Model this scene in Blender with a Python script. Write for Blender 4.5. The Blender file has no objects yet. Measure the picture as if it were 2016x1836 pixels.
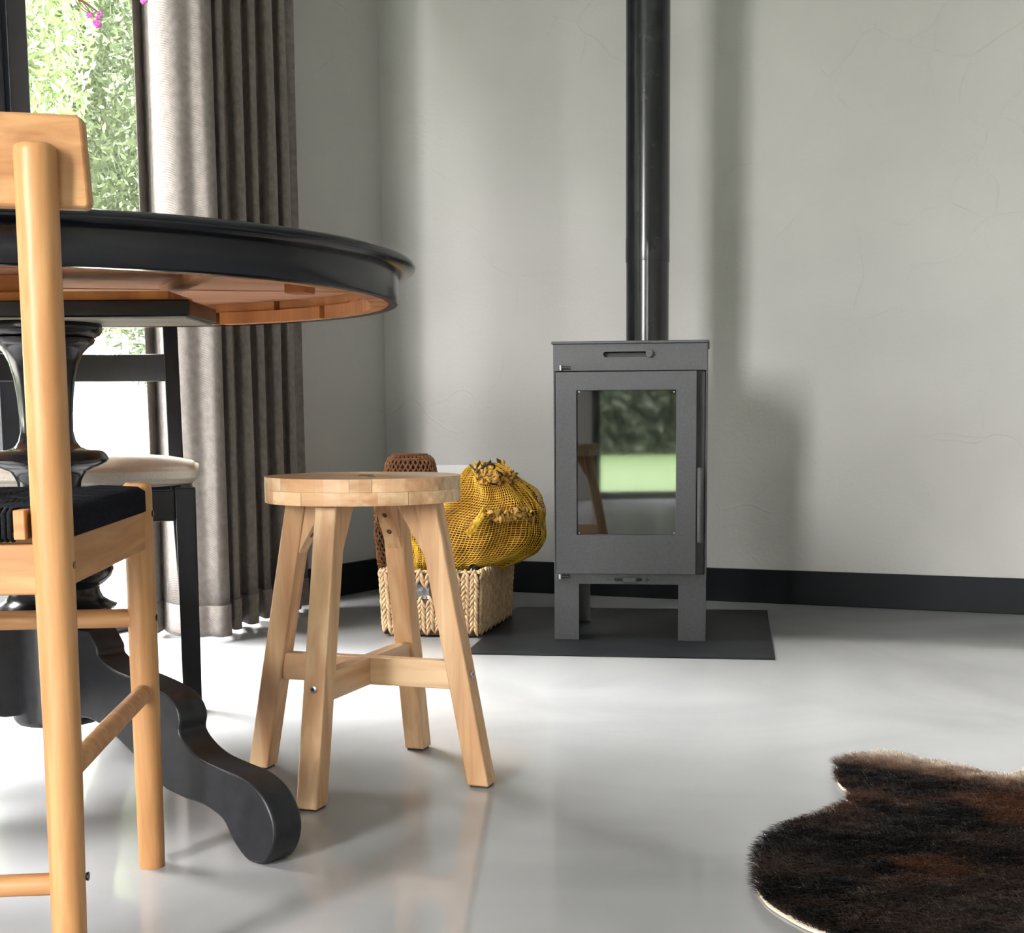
import bpy, bmesh, math, random
import numpy as np
from mathutils import Vector, Matrix, noise as mnoise

random.seed(7); rng = np.random.default_rng(7)
scene = bpy.context.scene
col = scene.collection

# ------------------------------------------------------------------ camera
FPX, PITCH, ROLL, PPX, PPY = 2675.48, 0.115546, -0.0058033, 1074.24, 1137.43
CAMH = 0.5308
CF = Vector((0, math.cos(PITCH), -math.sin(PITCH)))
_u = Vector((0, math.sin(PITCH), math.cos(PITCH))); _r = Vector((1, 0, 0))
CR = math.cos(ROLL) * _r + math.sin(ROLL) * _u
CU = -math.sin(ROLL) * _r + math.cos(ROLL) * _u
CO = Vector((0, 0, CAMH))
cam = bpy.data.cameras.new('camera'); camo = bpy.data.objects.new('camera', cam); col.objects.link(camo)
camo.matrix_world = Matrix(((CR.x, CU.x, -CF.x, 0), (CR.y, CU.y, -CF.y, 0), (CR.z, CU.z, -CF.z, CAMH), (0, 0, 0, 1)))
cam.sensor_fit = 'HORIZONTAL'; cam.sensor_width = 36.0
cam.lens = FPX / 2016 * 36
cam.shift_x = (1008 - PPX) / 2016; cam.shift_y = (PPY - 918) / 2016
cam.clip_start = 0.02
scene.camera = camo

# ------------------------------------------------------------------ world, sun, portals, exposure
SKY = 100.0
world = bpy.data.worlds.new('overcast_sky'); scene.world = world; world.use_nodes = True
bg = world.node_tree.nodes['Background']
bg.inputs['Color'].default_value = (1.0, 0.985, 0.955, 1); bg.inputs['Strength'].default_value = SKY
sun = bpy.data.lights.new('sun', 'SUN'); suno = bpy.data.objects.new('sun', sun); col.objects.link(suno)
sun.energy = 6.0; sun.angle = 0.05; sun.color = (1.0, 0.95, 0.86)
suno.rotation_euler = Vector((0.45, 0.62, 0.85)).to_track_quat('Z', 'Y').to_euler()
scene.view_settings.view_transform = 'Standard'; scene.view_settings.look = 'None'
scene.view_settings.gamma = 1.0; scene.view_settings.use_curve_mapping = False
scene.view_settings.exposure = -0.22
scene.cycles.max_bounces = 6; scene.cycles.diffuse_bounces = 3; scene.cycles.transparent_max_bounces = 6; scene.cycles.glossy_bounces = 3; scene.cycles.use_adaptive_sampling = True; scene.cycles.adaptive_threshold = 0.05
scene.cycles.caustics_reflective = False; scene.cycles.caustics_refractive = False
scene.cycles.sample_clamp_indirect = 8.0

# room axes: CORNER, V along the stove wall, U along the window wall, N into the room from the window wall
CORNER = Vector((-0.508, 4.378, 0))
V = Vector((0.9297, -0.3684, 0)); U = Vector((-0.469, -0.883, 0)).normalized()
NL = Vector((-U.y, U.x, 0)); NL = NL if NL.x > 0 else -NL
NB = Vector((V.y, -V.x, 0)); NB = NB if NB.y < 0 else -NB
CEIL = 3.0; TMAX = 6.6; SMAX = 5.2
Z3 = Vector((0, 0, 1))
def tw(t, off=0, z=0): return CORNER + U * t + NL * off + Z3 * z      # window wall point
def sw(s, off=0, z=0): return CORNER + V * s + NB * off + Z3 * z      # stove wall point
REAR0 = CORNER + U * TMAX
def rw(s, off=0, z=0): return REAR0 + V * s - NB * off + Z3 * z      # rear wall point (off>0 = into the room)
WIN1 = (0.60, 3.00, 2.20)                 # t0, t1, height
WIN2 = (0.90, 1.66, 2.80); WIN3 = (2.72, 3.90, 2.20)
def portal(name, centre, ax, w, h, normal):
    l = bpy.data.lights.new(name, 'AREA'); l.shape = 'RECTANGLE'; l.size = w; l.size_y = h; l.cycles.is_portal = True
    o = bpy.data.objects.new(name, l); col.objects.link(o)
    zz = -normal.normalized(); xx = ax.normalized(); yy = zz.cross(xx)
    o.matrix_world = Matrix(((xx.x, yy.x, zz.x, centre.x), (xx.y, yy.y, zz.y, centre.y), (xx.z, yy.z, zz.z, centre.z), (0, 0, 0, 1)))
portal('window_portal', tw((WIN1[0] + WIN1[1]) / 2, -0.14, WIN1[2] / 2), U, WIN1[1] - WIN1[0], WIN1[2], NL)
portal('window_portal', rw((WIN2[0] + WIN2[1]) / 2, -0.14, 1.45), V, WIN2[1] - WIN2[0], 2.7, -NB)
portal('window_portal', rw((WIN3[0] + WIN3[1]) / 2, -0.14, 1.1), V, WIN3[1] - WIN3[0], 2.2, -NB)

# ------------------------------------------------------------------ pixel helpers (a pixel gives a direction only)
def ray(px, py): return (CR * (px - PPX) - CU * (py - PPY)) / FPX + CF
def at_y(px, py, Y): d = ray(px, py); return CO + d * (Y / d.y)
def at_floor(px, py, z=0): d = ray(px, py); return CO + d * ((z - CAMH) / d.z)
def at_plane(px, py, p0, n): d = ray(px, py); return CO + d * ((p0 - CO).dot(n) / d.dot(n))

# ------------------------------------------------------------------ materials
def mat(name):
    m = bpy.data.materials.new(name); m.use_nodes = True; nt = m.node_tree
    return m, nt, nt.nodes['Principled BSDF']
def setp(b, **k):
    for n, v in k.items():
        b.inputs[n.replace('_', ' ')].default_value = v
def nd(nt, typ, **k):
    n = nt.nodes.new(typ)
    for a, v in k.items():
        if a.startswith('i_'): n.inputs[a[2:].replace('_', ' ')].default_value = v
        else: setattr(n, a, v)
    return n
def coords(nt, scale=(1, 1, 1), rot=(0, 0, 0), space='Object'):
    tc = nd(nt, 'ShaderNodeTexCoord'); mp = nd(nt, 'ShaderNodeMapping')
    mp.inputs['Scale'].default_value = scale; mp.inputs['Rotation'].default_value = rot
    nt.links.new(tc.outputs[space], mp.inputs['Vector']); return mp.outputs['Vector']
def ramp(nt, fac, stops):
    r = nd(nt, 'ShaderNodeValToRGB'); e = r.color_ramp.elements
    while len(e) < len(stops): e.new(0.5)
    for k, (p, c) in enumerate(stops): e[k].position = p; e[k].color = (*c, 1) if len(c) == 3 else c
    nt.links.new(fac, r.inputs['Fac']); return r.outputs['Color']
def bump(nt, b, h, strength=0.2, dist=0.002, chain=None):
    n = nd(nt, 'ShaderNodeBump'); n.inputs['Strength'].default_value = strength; n.inputs['Distance'].default_value = dist
    nt.links.new(h, n.inputs['Height'])
    if chain: nt.links.new(chain, n.inputs['Normal'])
    nt.links.new(n.outputs['Normal'], b.inputs['Normal']); return n.outputs['Normal']
def plain(name, c, rough=0.5, metal=0.0, spec=0.5, nscale=40, namt=0.12, bstr=0.0, bdist=0.001, coat=0.0):
    m, nt, b = mat(name); v = coords(nt)
    n = nd(nt, 'ShaderNodeTexNoise', i_Scale=nscale, i_Detail=4.0); nt.links.new(v, n.inputs['Vector'])
    lo = tuple(x * (1 - namt) for x in c); hi = tuple(min(1, x * (1 + namt)) for x in c)
    nt.links.new(ramp(nt, n.outputs['Fac'], [(0.3, lo), (0.7, hi)]), b.inputs['Base Color'])
    setp(b, Roughness=rough, Metallic=metal, Specular_IOR_Level=spec)
    if coat: b.inputs['Coat Weight'].default_value = coat; b.inputs['Coat Roughness'].default_value = 0.08
    if bstr: bump(nt, b, n.outputs['Fac'], bstr, bdist)
    return m
def wood(name, light, dark, axis='Z', scale=1.0, rough=0.45, rand=0.25, spec=0.4, streak=0.55):
    m, nt, b = mat(name)
    sc = {'X': (3, 42, 42), 'Y': (42, 3, 42), 'Z': (42, 42, 3)}[axis]
    oi = nd(nt, 'ShaderNodeObjectInfo'); tc = nd(nt, 'ShaderNodeTexCoord')
    add = nd(nt, 'ShaderNodeVectorMath', operation='MULTIPLY_ADD'); add.inputs[1].default_value = (1, 1, 1)
    mul = nd(nt, 'ShaderNodeVectorMath', operation='SCALE'); mul.inputs[0].default_value = (3.1, 7.7, 5.3)
    nt.links.new(oi.outputs['Random'], mul.inputs['Scale'])
    nt.links.new(tc.outputs['Object'], add.inputs[0]); nt.links.new(mul.outputs[0], add.inputs[2])
    mp = nd(nt, 'ShaderNodeMapping'); mp.inputs['Scale'].default_value = tuple(s * scale for s in sc)
    nt.links.new(add.outputs[0], mp.inputs['Vector'])
    n1 = nd(nt, 'ShaderNodeTexNoise', i_Scale=1.0, i_Detail=6.0, i_Distortion=0.8); nt.links.new(mp.outputs[0], n1.inputs['Vector'])
    mp2 = nd(nt, 'ShaderNodeMapping'); mp2.inputs['Scale'].default_value = tuple(s * scale * 0.28 for s in sc)
    nt.links.new(add.outputs[0], mp2.inputs['Vector'])
    n2 = nd(nt, 'ShaderNodeTexNoise', i_Scale=1.0, i_Detail=2.0, i_Distortion=1.5); nt.links.new(mp2.outputs[0], n2.inputs['Vector'])
    mx = nd(nt, 'ShaderNodeMath', operation='MULTIPLY_ADD'); mx.inputs[1].default_value = streak
    sc2 = nd(nt, 'ShaderNodeMath', operation='MULTIPLY'); sc2.inputs[1].default_value = 1 - streak
    nt.links.new(n2.outputs['Fac'], sc2.inputs[0]); nt.links.new(n1.outputs['Fac'], mx.inputs[0]); nt.links.new(sc2.outputs[0], mx.inputs[2])
    mid = tuple((a + c) / 2 for a, c in zip(light, dark))
    c = ramp(nt, mx.outputs[0], [(0.34, dark), (0.5, mid), (0.62, light)])
    hv = nd(nt, 'ShaderNodeHueSaturation')
    ma = nd(nt, 'ShaderNodeMath', operation='MULTIPLY_ADD'); ma.inputs[1].default_value = rand; ma.inputs[2].default_value = 1 - rand / 2
    nt.links.new(oi.outputs['Random'], ma.inputs[0]); nt.links.new(ma.outputs[0], hv.inputs['Value'])
    nt.links.new(c, hv.inputs['Color']); nt.links.new(hv.outputs['Color'], b.inputs['Base Color'])
    setp(b, Roughness=rough, Specular_IOR_Level=spec)
    bump(nt, b, n1.outputs['Fac'], 0.12, 0.0008)
    return m

def plaster():
    m, nt, b = mat('grey_plaster'); v = coords(nt)
    n = nd(nt, 'ShaderNodeTexNoise', i_Scale=2.2, i_Detail=2.0); nt.links.new(v, n.inputs['Vector'])
    nt.links.new(ramp(nt, n.outputs['Fac'], [(0.3, (0.46, 0.452, 0.437)), (0.7, (0.52, 0.512, 0.496))]), b.inputs['Base Color'])
    setp(b, Roughness=0.75, Specular_IOR_Level=0.25)
    # trowel ridges: edges of a distorted voronoi, broken up by a mask
    dn = nd(nt, 'ShaderNodeTexNoise', i_Scale=3.0, i_Detail=2.0); nt.links.new(v, dn.inputs['Vector'])
    vm = nd(nt, 'ShaderNodeVectorMath', operation='MULTIPLY_ADD'); vm.inputs[1].default_value = (0.35, 0.35, 0.35)
    nt.links.new(dn.outputs['Color'], vm.inputs[0]); nt.links.new(v, vm.inputs[2])
    vo = nd(nt, 'ShaderNodeTexVoronoi', feature='DISTANCE_TO_EDGE', i_Scale=4.2); nt.links.new(vm.outputs[0], vo.inputs['Vector'])
    mr = nd(nt, 'ShaderNodeMapRange'); mr.inputs['From Min'].default_value = 0.0; mr.inputs['From Max'].default_value = 0.022; mr.interpolation_type = 'SMOOTHSTEP'
    mr.inputs['To Min'].default_value = 1.0; mr.inputs['To Max'].default_value = 0.0; nt.links.new(vo.outputs['Distance'], mr.inputs['Value'])
    mk = nd(nt, 'ShaderNodeTexNoise', i_Scale=2.6, i_Detail=1.0); nt.links.new(v, mk.inputs['Vector'])
    mk2 = nd(nt, 'ShaderNodeMapRange'); mk2.inputs['From Min'].default_value = 0.5; mk2.inputs['From Max'].default_value = 0.62; nt.links.new(mk.outputs['Fac'], mk2.inputs['Value'])
    mu = nd(nt, 'ShaderNodeMath', operation='MULTIPLY'); nt.links.new(mr.outputs[0], mu.inputs[0]); nt.links.new(mk2.outputs[0], mu.inputs[1])
    fn = nd(nt, 'ShaderNodeTexNoise', i_Scale=90.0, i_Detail=2.0); nt.links.new(v, fn.inputs['Vector'])
    mn = nd(nt, 'ShaderNodeTexNoise', i_Scale=9.0, i_Detail=2.0); nt.links.new(v, mn.inputs['Vector'])
    vc_ = nd(nt, 'ShaderNodeTexVoronoi', feature='F1', i_Scale=4.2); nt.links.new(vm.outputs[0], vc_.inputs['Vector'])
    st_ = nd(nt, 'ShaderNodeMath', operation='MULTIPLY'); nt.links.new(vc_.outputs['Color'], st_.inputs[0]); nt.links.new(mk2.outputs[0], st_.inputs[1])
    acc = None
    for sock, k in ((mn.outputs['Fac'], 0.0036), (fn.outputs['Fac'], 0.0012), (mu.outputs[0], 0.0009), (st_.outputs[0], 0.0022)):   # heights in metres
        q = nd(nt, 'ShaderNodeMath', operation='MULTIPLY_ADD'); q.inputs[1].default_value = k; q.inputs[2].default_value = 0.0
        nt.links.new(sock, q.inputs[0])
        if acc: nt.links.new(acc, q.inputs[2])
        acc = q.outputs[0]
    bump(nt, b, acc, 1.0, 1.0)
    return m
def epoxy():
    m, nt, b = mat('grey_epoxy_floor'); v = coords(nt)
    n = nd(nt, 'ShaderNodeTexNoise', i_Scale=1.6, i_Detail=4.0, i_Distortion=1.2); nt.links.new(v, n.inputs['Vector'])
    nt.links.new(ramp(nt, n.outputs['Fac'], [(0.3, (0.33, 0.33, 0.345)), (0.7, (0.42, 0.42, 0.435))]), b.inputs['Base Color'])
    setp(b, Roughness=0.07, Specular_IOR_Level=0.5)
    w = nd(nt, 'ShaderNodeTexNoise', i_Scale=7.0, i_Detail=2.0); nt.links.new(v, w.inputs['Vector'])
    bump(nt, b, w.outputs['Fac'], 0.035, 0.008)
    return m
def cloth_curtain():
    m, nt, b = mat('grey_brown_herringbone'); v = coords(nt)
    n = nd(nt, 'ShaderNodeTexNoise', i_Scale=60.0, i_Detail=6.0); nt.links.new(v, n.inputs['Vector'])
    w = nd(nt, 'ShaderNodeTexWave', wave_type='BANDS', bands_direction='DIAGONAL', i_Scale=110.0, i_Distortion=2.0); nt.links.new(v, w.inputs['Vector'])
    mi = nd(nt, 'ShaderNodeMix', data_type='RGBA'); mi.inputs[0].default_value = 0.4
    nt.links.new(ramp(nt, n.outputs['Fac'], [(0.35, (0.19, 0.165, 0.155)), (0.65, (0.33, 0.29, 0.27))]), mi.inputs[6])
    nt.links.new(ramp(nt, w.outputs['Fac'], [(0.2, (0.17, 0.15, 0.14)), (0.8, (0.36, 0.33, 0.31))]), mi.inputs[7])
    nt.links.new(mi.outputs[2], b.inputs['Base Color']); setp(b, Roughness=0.95, Specular_IOR_Level=0.1)
    b.inputs['Sheen Weight'].default_value = 0.15
    bump(nt, b, w.outputs['Fac'], 0.3, 0.001)
    tr = nd(nt, 'ShaderNodeBsdfTranslucent'); tr.inputs['Color'].default_value = (0.30, 0.26, 0.23, 1)
    ms = nd(nt, 'ShaderNodeMixShader'); ms.inputs[0].default_value = 0.15
    out = nt.nodes['Material Output']
    nt.links.new(b.outputs[0], ms.inputs[1]); nt.links.new(tr.outputs[0], ms.inputs[2]); nt.links.new(ms.outputs[0], out.inputs['Surface'])
    return m
def leafmat(name, c1, c2):
    m, nt, b = mat(name); v = coords(nt)
    n = nd(nt, 'ShaderNodeTexNoise', i_Scale=2.5, i_Detail=4.0); nt.links.new(v, n.inputs['Vector'])
    c = ramp(nt, n.outputs['Fac'], [(0.35, c1), (0.65, c2)])
    nt.links.new(c, b.inputs['Base Color']); setp(b, Roughness=0.6)
    tr = nd(nt, 'ShaderNodeBsdfTranslucent'); nt.links.new(c, tr.inputs['Color'])
    ms = nd(nt, 'ShaderNodeMixShader'); ms.inputs[0].default_value = 0.45
    nt.links.new(b.outputs[0], ms.inputs[1]); nt.links.new(tr.outputs[0], ms.inputs[2]); nt.links.new(ms.outputs[0], nt.nodes['Material Output'].inputs['Surface'])
    return m
def furmat():
    m, nt, b = mat('brown_black_hide_hair')
    at = nd(nt, 'ShaderNodeAttribute', attribute_name='hair_tone')
    nt.links.new(at.outputs['Color'], b.inputs['Base Color']); setp(b, Roughness=0.55, Specular_IOR_Level=0.12)
    return m
def glassmat():
    m, nt, b = mat('clear_window_glass')
    t = nd(nt, 'ShaderNodeBsdfTransparent'); g = nd(nt, 'ShaderNodeBsdfGlossy'); g.inputs['Roughness'].default_value = 0.02
    lw = nd(nt, 'ShaderNodeLayerWeight'); pw = nd(nt, 'ShaderNodeMath', operation='POWER'); pw.inputs[1].default_value = 4.0
    nt.links.new(lw.outputs['Facing'], pw.inputs[0]); f = nd(nt, 'ShaderNodeMath', operation='MULTIPLY_ADD'); f.inputs[1].default_value = 0.5; f.inputs[2].default_value = 0.03
    nt.links.new(pw.outputs[0], f.inputs[0])
    ms = nd(nt, 'ShaderNodeMixShader'); nt.links.new(f.outputs[0], ms.inputs[0]); nt.links.new(t.outputs[0], ms.inputs[1]); nt.links.new(g.outputs[0], ms.inputs[2])
    nt.links.new(ms.outputs[0], nt.nodes['Material Output'].inputs['Surface']); return m

MT = dict(
    plaster=plaster(), floor=epoxy(), ceiling=plain('white_ceiling_paint', (0.75, 0.75, 0.73), 0.9, nscale=8, namt=0.03),
    plainwall=plain('smooth_grey_plaster', (0.49, 0.482, 0.465), 0.8, nscale=2, namt=0.05),
    skirting=plain('black_skirting_paint', (0.005, 0.007, 0.009), 0.5, spec=0.15, nscale=20),
    frame=plain('black_window_frame', (0.012, 0.014, 0.02), 0.3, nscale=10),
    glass=glassmat(), curtain=cloth_curtain(),
    stove=plain('charcoal_steel', (0.055, 0.057, 0.062), 0.52, spec=0.5, nscale=260, namt=0.18, bstr=0.12, bdist=0.0006),
    stovedark=plain('black_steel', (0.015, 0.015, 0.016), 0.5, nscale=120),
    pipe=plain('black_blued_steel', (0.014, 0.015, 0.017), 0.2, metal=0.2, spec=0.6, nscale=30, namt=0.3, bstr=0.03, bdist=0.002),
    steel=plain('brushed_steel', (0.45, 0.45, 0.46), 0.3, metal=1.0, nscale=120),
    stoveglass=None, hearth=plain('dark_slate_steel', (0.012, 0.0135, 0.016), 0.5, spec=0.18, nscale=14, namt=0.35, bstr=0.05),
    blackpaint=plain('black_lacquer', (0.005, 0.006, 0.009), 0.2, spec=0.35, nscale=25, namt=0.25, bstr=0.06, bdist=0.002),
    blackmatt=plain('black_paint_worn', (0.010, 0.011, 0.014), 0.36, spec=0.4, nscale=60, namt=0.4, bstr=0.12, bdist=0.001),
    chairblack=plain('black_chair_lacquer', (0.007, 0.008, 0.012), 0.4, spec=0.35, nscale=60, namt=0.25),
    stoolv=wood('pale_acacia_upright', (0.72, 0.49, 0.28), (0.46, 0.235, 0.105), 'Z', 1.5, 0.4, 0.2, streak=0.4),
    stoolh=wood('pale_acacia_across', (0.74, 0.52, 0.31), (0.47, 0.25, 0.12), 'X', 1.5, 0.3, 0.4, spec=0.5, streak=0.4),
    knot_and_hole_shade=plain('dark_knot_and_hole_shade', (0.09, 0.04, 0.02), 0.6, nscale=200),  # dark brown, also stands for the shade in the stool's holes
    oakv=wood('honey_oak_upright', (0.54, 0.295, 0.125), (0.38, 0.175, 0.062), 'Z', 2.6, 0.42, 0.08, streak=0.45),
    oakx=wood('honey_oak_across', (0.52, 0.28, 0.12), (0.34, 0.15, 0.055), 'X', 2.6, 0.42, 0.10, streak=0.45),
    rawwood=wood('raw_pink_pine', (0.62, 0.33, 0.19), (0.40, 0.17, 0.085), 'X', 0.6, 0.7, 0.3),
    ringwood=wood('raw_orange_pine', (0.62, 0.27, 0.09), (0.34, 0.12, 0.04), 'Z', 0.5, 0.7, 0.3),
    bearer_sheen=plain('pale_window_reflection', (0.45, 0.43, 0.36), 0.6, nscale=18),  # window light on the bearer's underside, put into a pale tone
    cord=plain('black_paper_cord', (0.007, 0.008, 0.011), 0.85, spec=0.2, nscale=400, namt=0.5, bstr=0.6, bdist=0.001),
    cushion=plain('cream_linen', (0.66, 0.62, 0.55), 0.95, nscale=500, namt=0.12, bstr=0.25, bdist=0.0006),
    seagrass=plain('pale_seagrass', (0.66, 0.45, 0.26), 0.7, nscale=60, namt=0.3, bstr=0.3, bdist=0.001),
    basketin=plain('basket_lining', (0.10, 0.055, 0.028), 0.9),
    net=plain('yellow_net_thread', (0.95, 0.54, 0.05), 0.45, nscale=30, namt=0.15),
    netin=plain('orange_inner_sacking', (0.24, 0.09, 0.012), 0.8, nscale=25, namt=0.5, bstr=0.4, bdist=0.004),
    ruffle=plain('tan_sack_hem', (0.70, 0.40, 0.09), 0.7, nscale=60, namt=0.35, bstr=0.4),
    tie=plain('black_plastic_tie', (0.012, 0.012, 0.013), 0.3),
    blackgloss=plain('glossy_black_plastic', (0.008, 0.008, 0.009), 0.08),
    packet=plain('silver_white_foil', (0.75, 0.75, 0.76), 0.25, metal=0.4),
    rattan=plain('brown_rattan', (0.30, 0.13, 0.055), 0.45, nscale=90, namt=0.35),
    rattandark=plain('dark_rattan_core', (0.03, 0.012, 0.006), 0.8),
    socket=plain('white_plastic', (0.72, 0.72, 0.72), 0.4, nscale=5, namt=0.02),
    hide=plain('cream_hide_leather', (0.78, 0.66, 0.50), 0.8), fur=furmat(),
    vase=plain('grey_stoneware', (0.35, 0.34, 0.33), 0.5), twig=plain('brown_twig', (0.16, 0.09, 0.05), 0.7),
    blossom=plain('magenta_blossom', (0.62, 0.14, 0.50), 0.6, nscale=300), bark=plain('pale_bark', (0.30, 0.27, 0.18), 0.9, nscale=12),
    leaf1=leafmat('fresh_green_leaf', (0.022, 0.034, 0.012), (0.05, 0.066, 0.028)),
    leaf2=leafmat('conifer_green_leaf', (0.015, 0.026, 0.013), (0.038, 0.052, 0.028)),
    leaf3=leafmat('feathery_pale_green_leaf', (0.050, 0.072, 0.034), (0.085, 0.11, 0.055)), leaf4=leafmat('bright_pale_green_leaf', (0.055, 0.085, 0.03), (0.10, 0.135, 0.055)),
    grass=plain('lawn_grass', (0.16, 0.30, 0.05), 0.9, nscale=3, namt=0.3, bstr=0.4, bdist=0.02),
    gravel=plain('pale_dry_bank', (0.62, 0.58, 0.48), 0.9, nscale=5, namt=0.25, bstr=0.4, bdist=0.03),
    wire=plain('galvanised_wire', (0.6, 0.62, 0.62), 0.4, metal=0.8),
    outwall=plain('outside_render', (0.6, 0.6, 0.58), 0.9),
)
def sg():
    m, nt, b = mat('black_stove_glass')
    v = coords(nt); n = nd(nt, 'ShaderNodeTexNoise', i_Scale=9.0); nt.links.new(v, n.inputs['Vector'])
    nt.links.new(ramp(nt, n.outputs['Fac'], [(0.4, (0.004, 0.004, 0.004)), (0.7, (0.012, 0.010, 0.009))]), b.inputs['Base Color'])
    setp(b, Roughness=0.03, IOR=1.9, Specular_IOR_Level=0.6); return m
MT['stoveglass'] = sg()

# ------------------------------------------------------------------ mesh helpers
def W(o):
    p = Vector((0, 0, 0))
    while o is not None: p += o.location; o = o.parent
    return p
def link(name, me, m, parent=None, origin=None, smooth=None, bevel=0.0, seg=2):
    """me holds WORLD coordinates; the object's origin becomes its parent's origin (or `origin`)."""
    o = bpy.data.objects.new(name, me); col.objects.link(o)
    if parent is not None: o.parent = parent; base = W(parent)
    else: base = Vector(origin) if origin is not None else Vector((0, 0, 0)); o.location = base
    me.transform(Matrix.Translation(-base))
    if m is not None: me.materials.append(MT[m] if isinstance(m, str) else m)
    if smooth is not None:
        me.polygons.foreach_set('use_smooth', [True] * len(me.polygons))
        if smooth < 180: me.set_sharp_from_angle(angle=math.radians(smooth))
    if bevel:
        b = o.modifiers.new('bevel', 'BEVEL'); b.width = bevel; b.segments = seg; b.limit_method = 'ANGLE'; b.angle_limit = math.radians(40)
    return o
def pyd(vs, fs):
    me = bpy.data.meshes.new('m'); me.from_pydata([tuple(v) for v in vs], [], fs); me.update()
    bm = bmesh.new(); bm.from_mesh(me); bmesh.ops.recalc_face_normals(bm, faces=bm.faces); bm.to_mesh(me); bm.free(); return me
class B:
    def __init__(s): s.v = []; s.f = []
    def add(s, vs, fs): k = len(s.v); s.v += [Vector(v) for v in vs]; s.f += [tuple(i + k for i in f) for f in fs]; return s
    def box(s, c, ax, ay, az, hx, hy, hz):
        c = Vector(c); vs = [c + ax * (hx * i) + ay * (hy * j) + az * (hz * k) for k in (-1, 1) for j in (-1, 1) for i in (-1, 1)]
        return s.add(vs, [(0, 2, 3, 1), (4, 5, 7, 6), (0, 1, 5, 4), (2, 6, 7, 3), (0, 4, 6, 2), (1, 3, 7, 5)])
    def hexa(s, lo, hi):   # two quads of 4 points each
        return s.add(list(lo) + list(hi), [(3, 2, 1, 0), (4, 5, 6, 7)] + [(i, (i + 1) % 4, 4 + (i + 1) % 4, 4 + i) for i in range(4)])
    def tube(s, pts, rad, n=14, cap=True, square=False):
        pts = [Vector(p) for p in pts]; rad = rad if hasattr(rad, '__len__') else [rad] * len(pts)
        T0 = (pts[1] - pts[0]).normalized(); ref = Vector((0, 0, 1)) if abs(T0.z) < 0.9 else Vector((1, 0, 0))
        a = T0.cross(ref).normalized(); vs = []
        for i, p in enumerate(pts):
            T = (pts[min(i + 1, len(pts) - 1)] - pts[max(i - 1, 0)]).normalized()
            a = (a - T * a.dot(T)).normalized(); b = T.cross(a)
            vs += [p + (a * math.cos(2 * math.pi * k / n) + b * math.sin(2 * math.pi * k / n)) * rad[i] for k in range(n)]
        fs = [(i * n + k, i * n + (k + 1) % n, (i + 1) * n + (k + 1) % n, (i + 1) * n + k) for i in range(len(pts) - 1) for k in range(n)]
        if cap: fs += [tuple(range(n - 1, -1, -1)), tuple((len(pts) - 1) * n + k for k in range(n))]
        return s.add(vs, fs)
    def lathe(s, prof, c, n=40, closed=True):
        c = Vector(c); vs = []; m = len(prof)
        for r, z in prof: vs += [c + Vector((r * math.cos(2 * math.pi * k / n), r * math.sin(2 * math.pi * k / n), z)) for k in range(n)]
        fs = [(i * n + k, i * n + (k + 1) % n, (i + 1) * n + (k + 1) % n, (i + 1) * n + k) for i in range(m - 1) for k in range(n)]
        if closed: fs += [tuple(range(n - 1, -1, -1)), tuple((m - 1) * n + k for k in range(n))]
        return s.add(vs, fs)
    def prism(s, pts, d):
        pts = [Vector(p) for p in pts]; n = len(pts); d = Vector(d)
        return s.add(pts + [p + d for p in pts], [tuple(range(n - 1, -1, -1)), tuple(range(n, 2 * n))] + [(i, (i + 1) % n, n + (i + 1) % n, n + i) for i in range(n)])
    def ball(s, c, rx, ry=None, rz=None, n=10, m=7):
        ry = ry or rx; rz = rz or rx
        return s.lathe2([(math.sin(math.pi * i / m), -math.cos(math.pi * i / m)) for i in range(m + 1)], c, rx, ry, rz, n)
    def lathe2(s, prof, c, rx, ry, rz, n):
        c = Vector(c); vs = []; m = len(prof)
        for r, z in prof: vs += [c + Vector((max(r, 1e-3) * rx * math.cos(2 * math.pi * k / n), max(r, 1e-3) * ry * math.sin(2 * math.pi * k / n), z * rz)) for k in range(n)]
        fs = [(i * n + k, i * n + (k + 1) % n, (i + 1) * n + (k + 1) % n, (i + 1) * n + k) for i in range(m - 1) for k in range(n)]
        return s.add(vs, fs + [tuple(range(n - 1, -1, -1)), tuple((m - 1) * n + k for k in range(n))])
    def mesh(s): return pyd(s.v, s.f)
    def build(s, name, m, parent=None, **k): return link(name, s.mesh(), m, parent, **k)
def holed_plate(outer, holes, frame, b0, b1):
    """2D outlines (a,c) in a frame (origin, ea, eb, ec): a plate from b0 to b1 with holes, as one mesh."""
    cu = bpy.data.curves.new('c', 'CURVE'); cu.dimensions = '2D'; cu.fill_mode = 'BOTH'; cu.extrude = abs(b1 - b0) / 2
    for ring in [outer] + holes:
        sp = cu.splines.new('POLY'); sp.points.add(len(ring) - 1); sp.use_cyclic_u = True
        for p, (x, y) in zip(sp.points, ring): p.co = (x, y, 0, 1)
    ob = bpy.data.objects.new('c', cu); col.objects.link(ob); dg = bpy.context.evaluated_depsgraph_get()
    me = bpy.data.meshes.new_from_object(ob.evaluated_get(dg)); bpy.data.objects.remove(ob); bpy.data.curves.remove(cu)
    O, ea, eb, ec = frame; mid = (b0 + b1) / 2
    vs = [O + ea * v.co.x + ec * v.co.y + eb * (mid - v.co.z) for v in me.vertices]; fs = [tuple(p.vertices) for p in me.polygons]
    bpy.data.meshes.remove(me); me = pyd(vs, fs)
    bm = bmesh.new(); bm.from_mesh(me); bmesh.ops.remove_doubles(bm, verts=bm.verts, dist=1e-5); bmesh.ops.recalc_face_normals(bm, faces=bm.faces)
    bm.to_mesh(me); bm.free(); me.materials.clear(); return me
def rect(x0, x1, y0, y1): return [(x0, y0), (x1, y0), (x1, y1), (x0, y1)]
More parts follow.
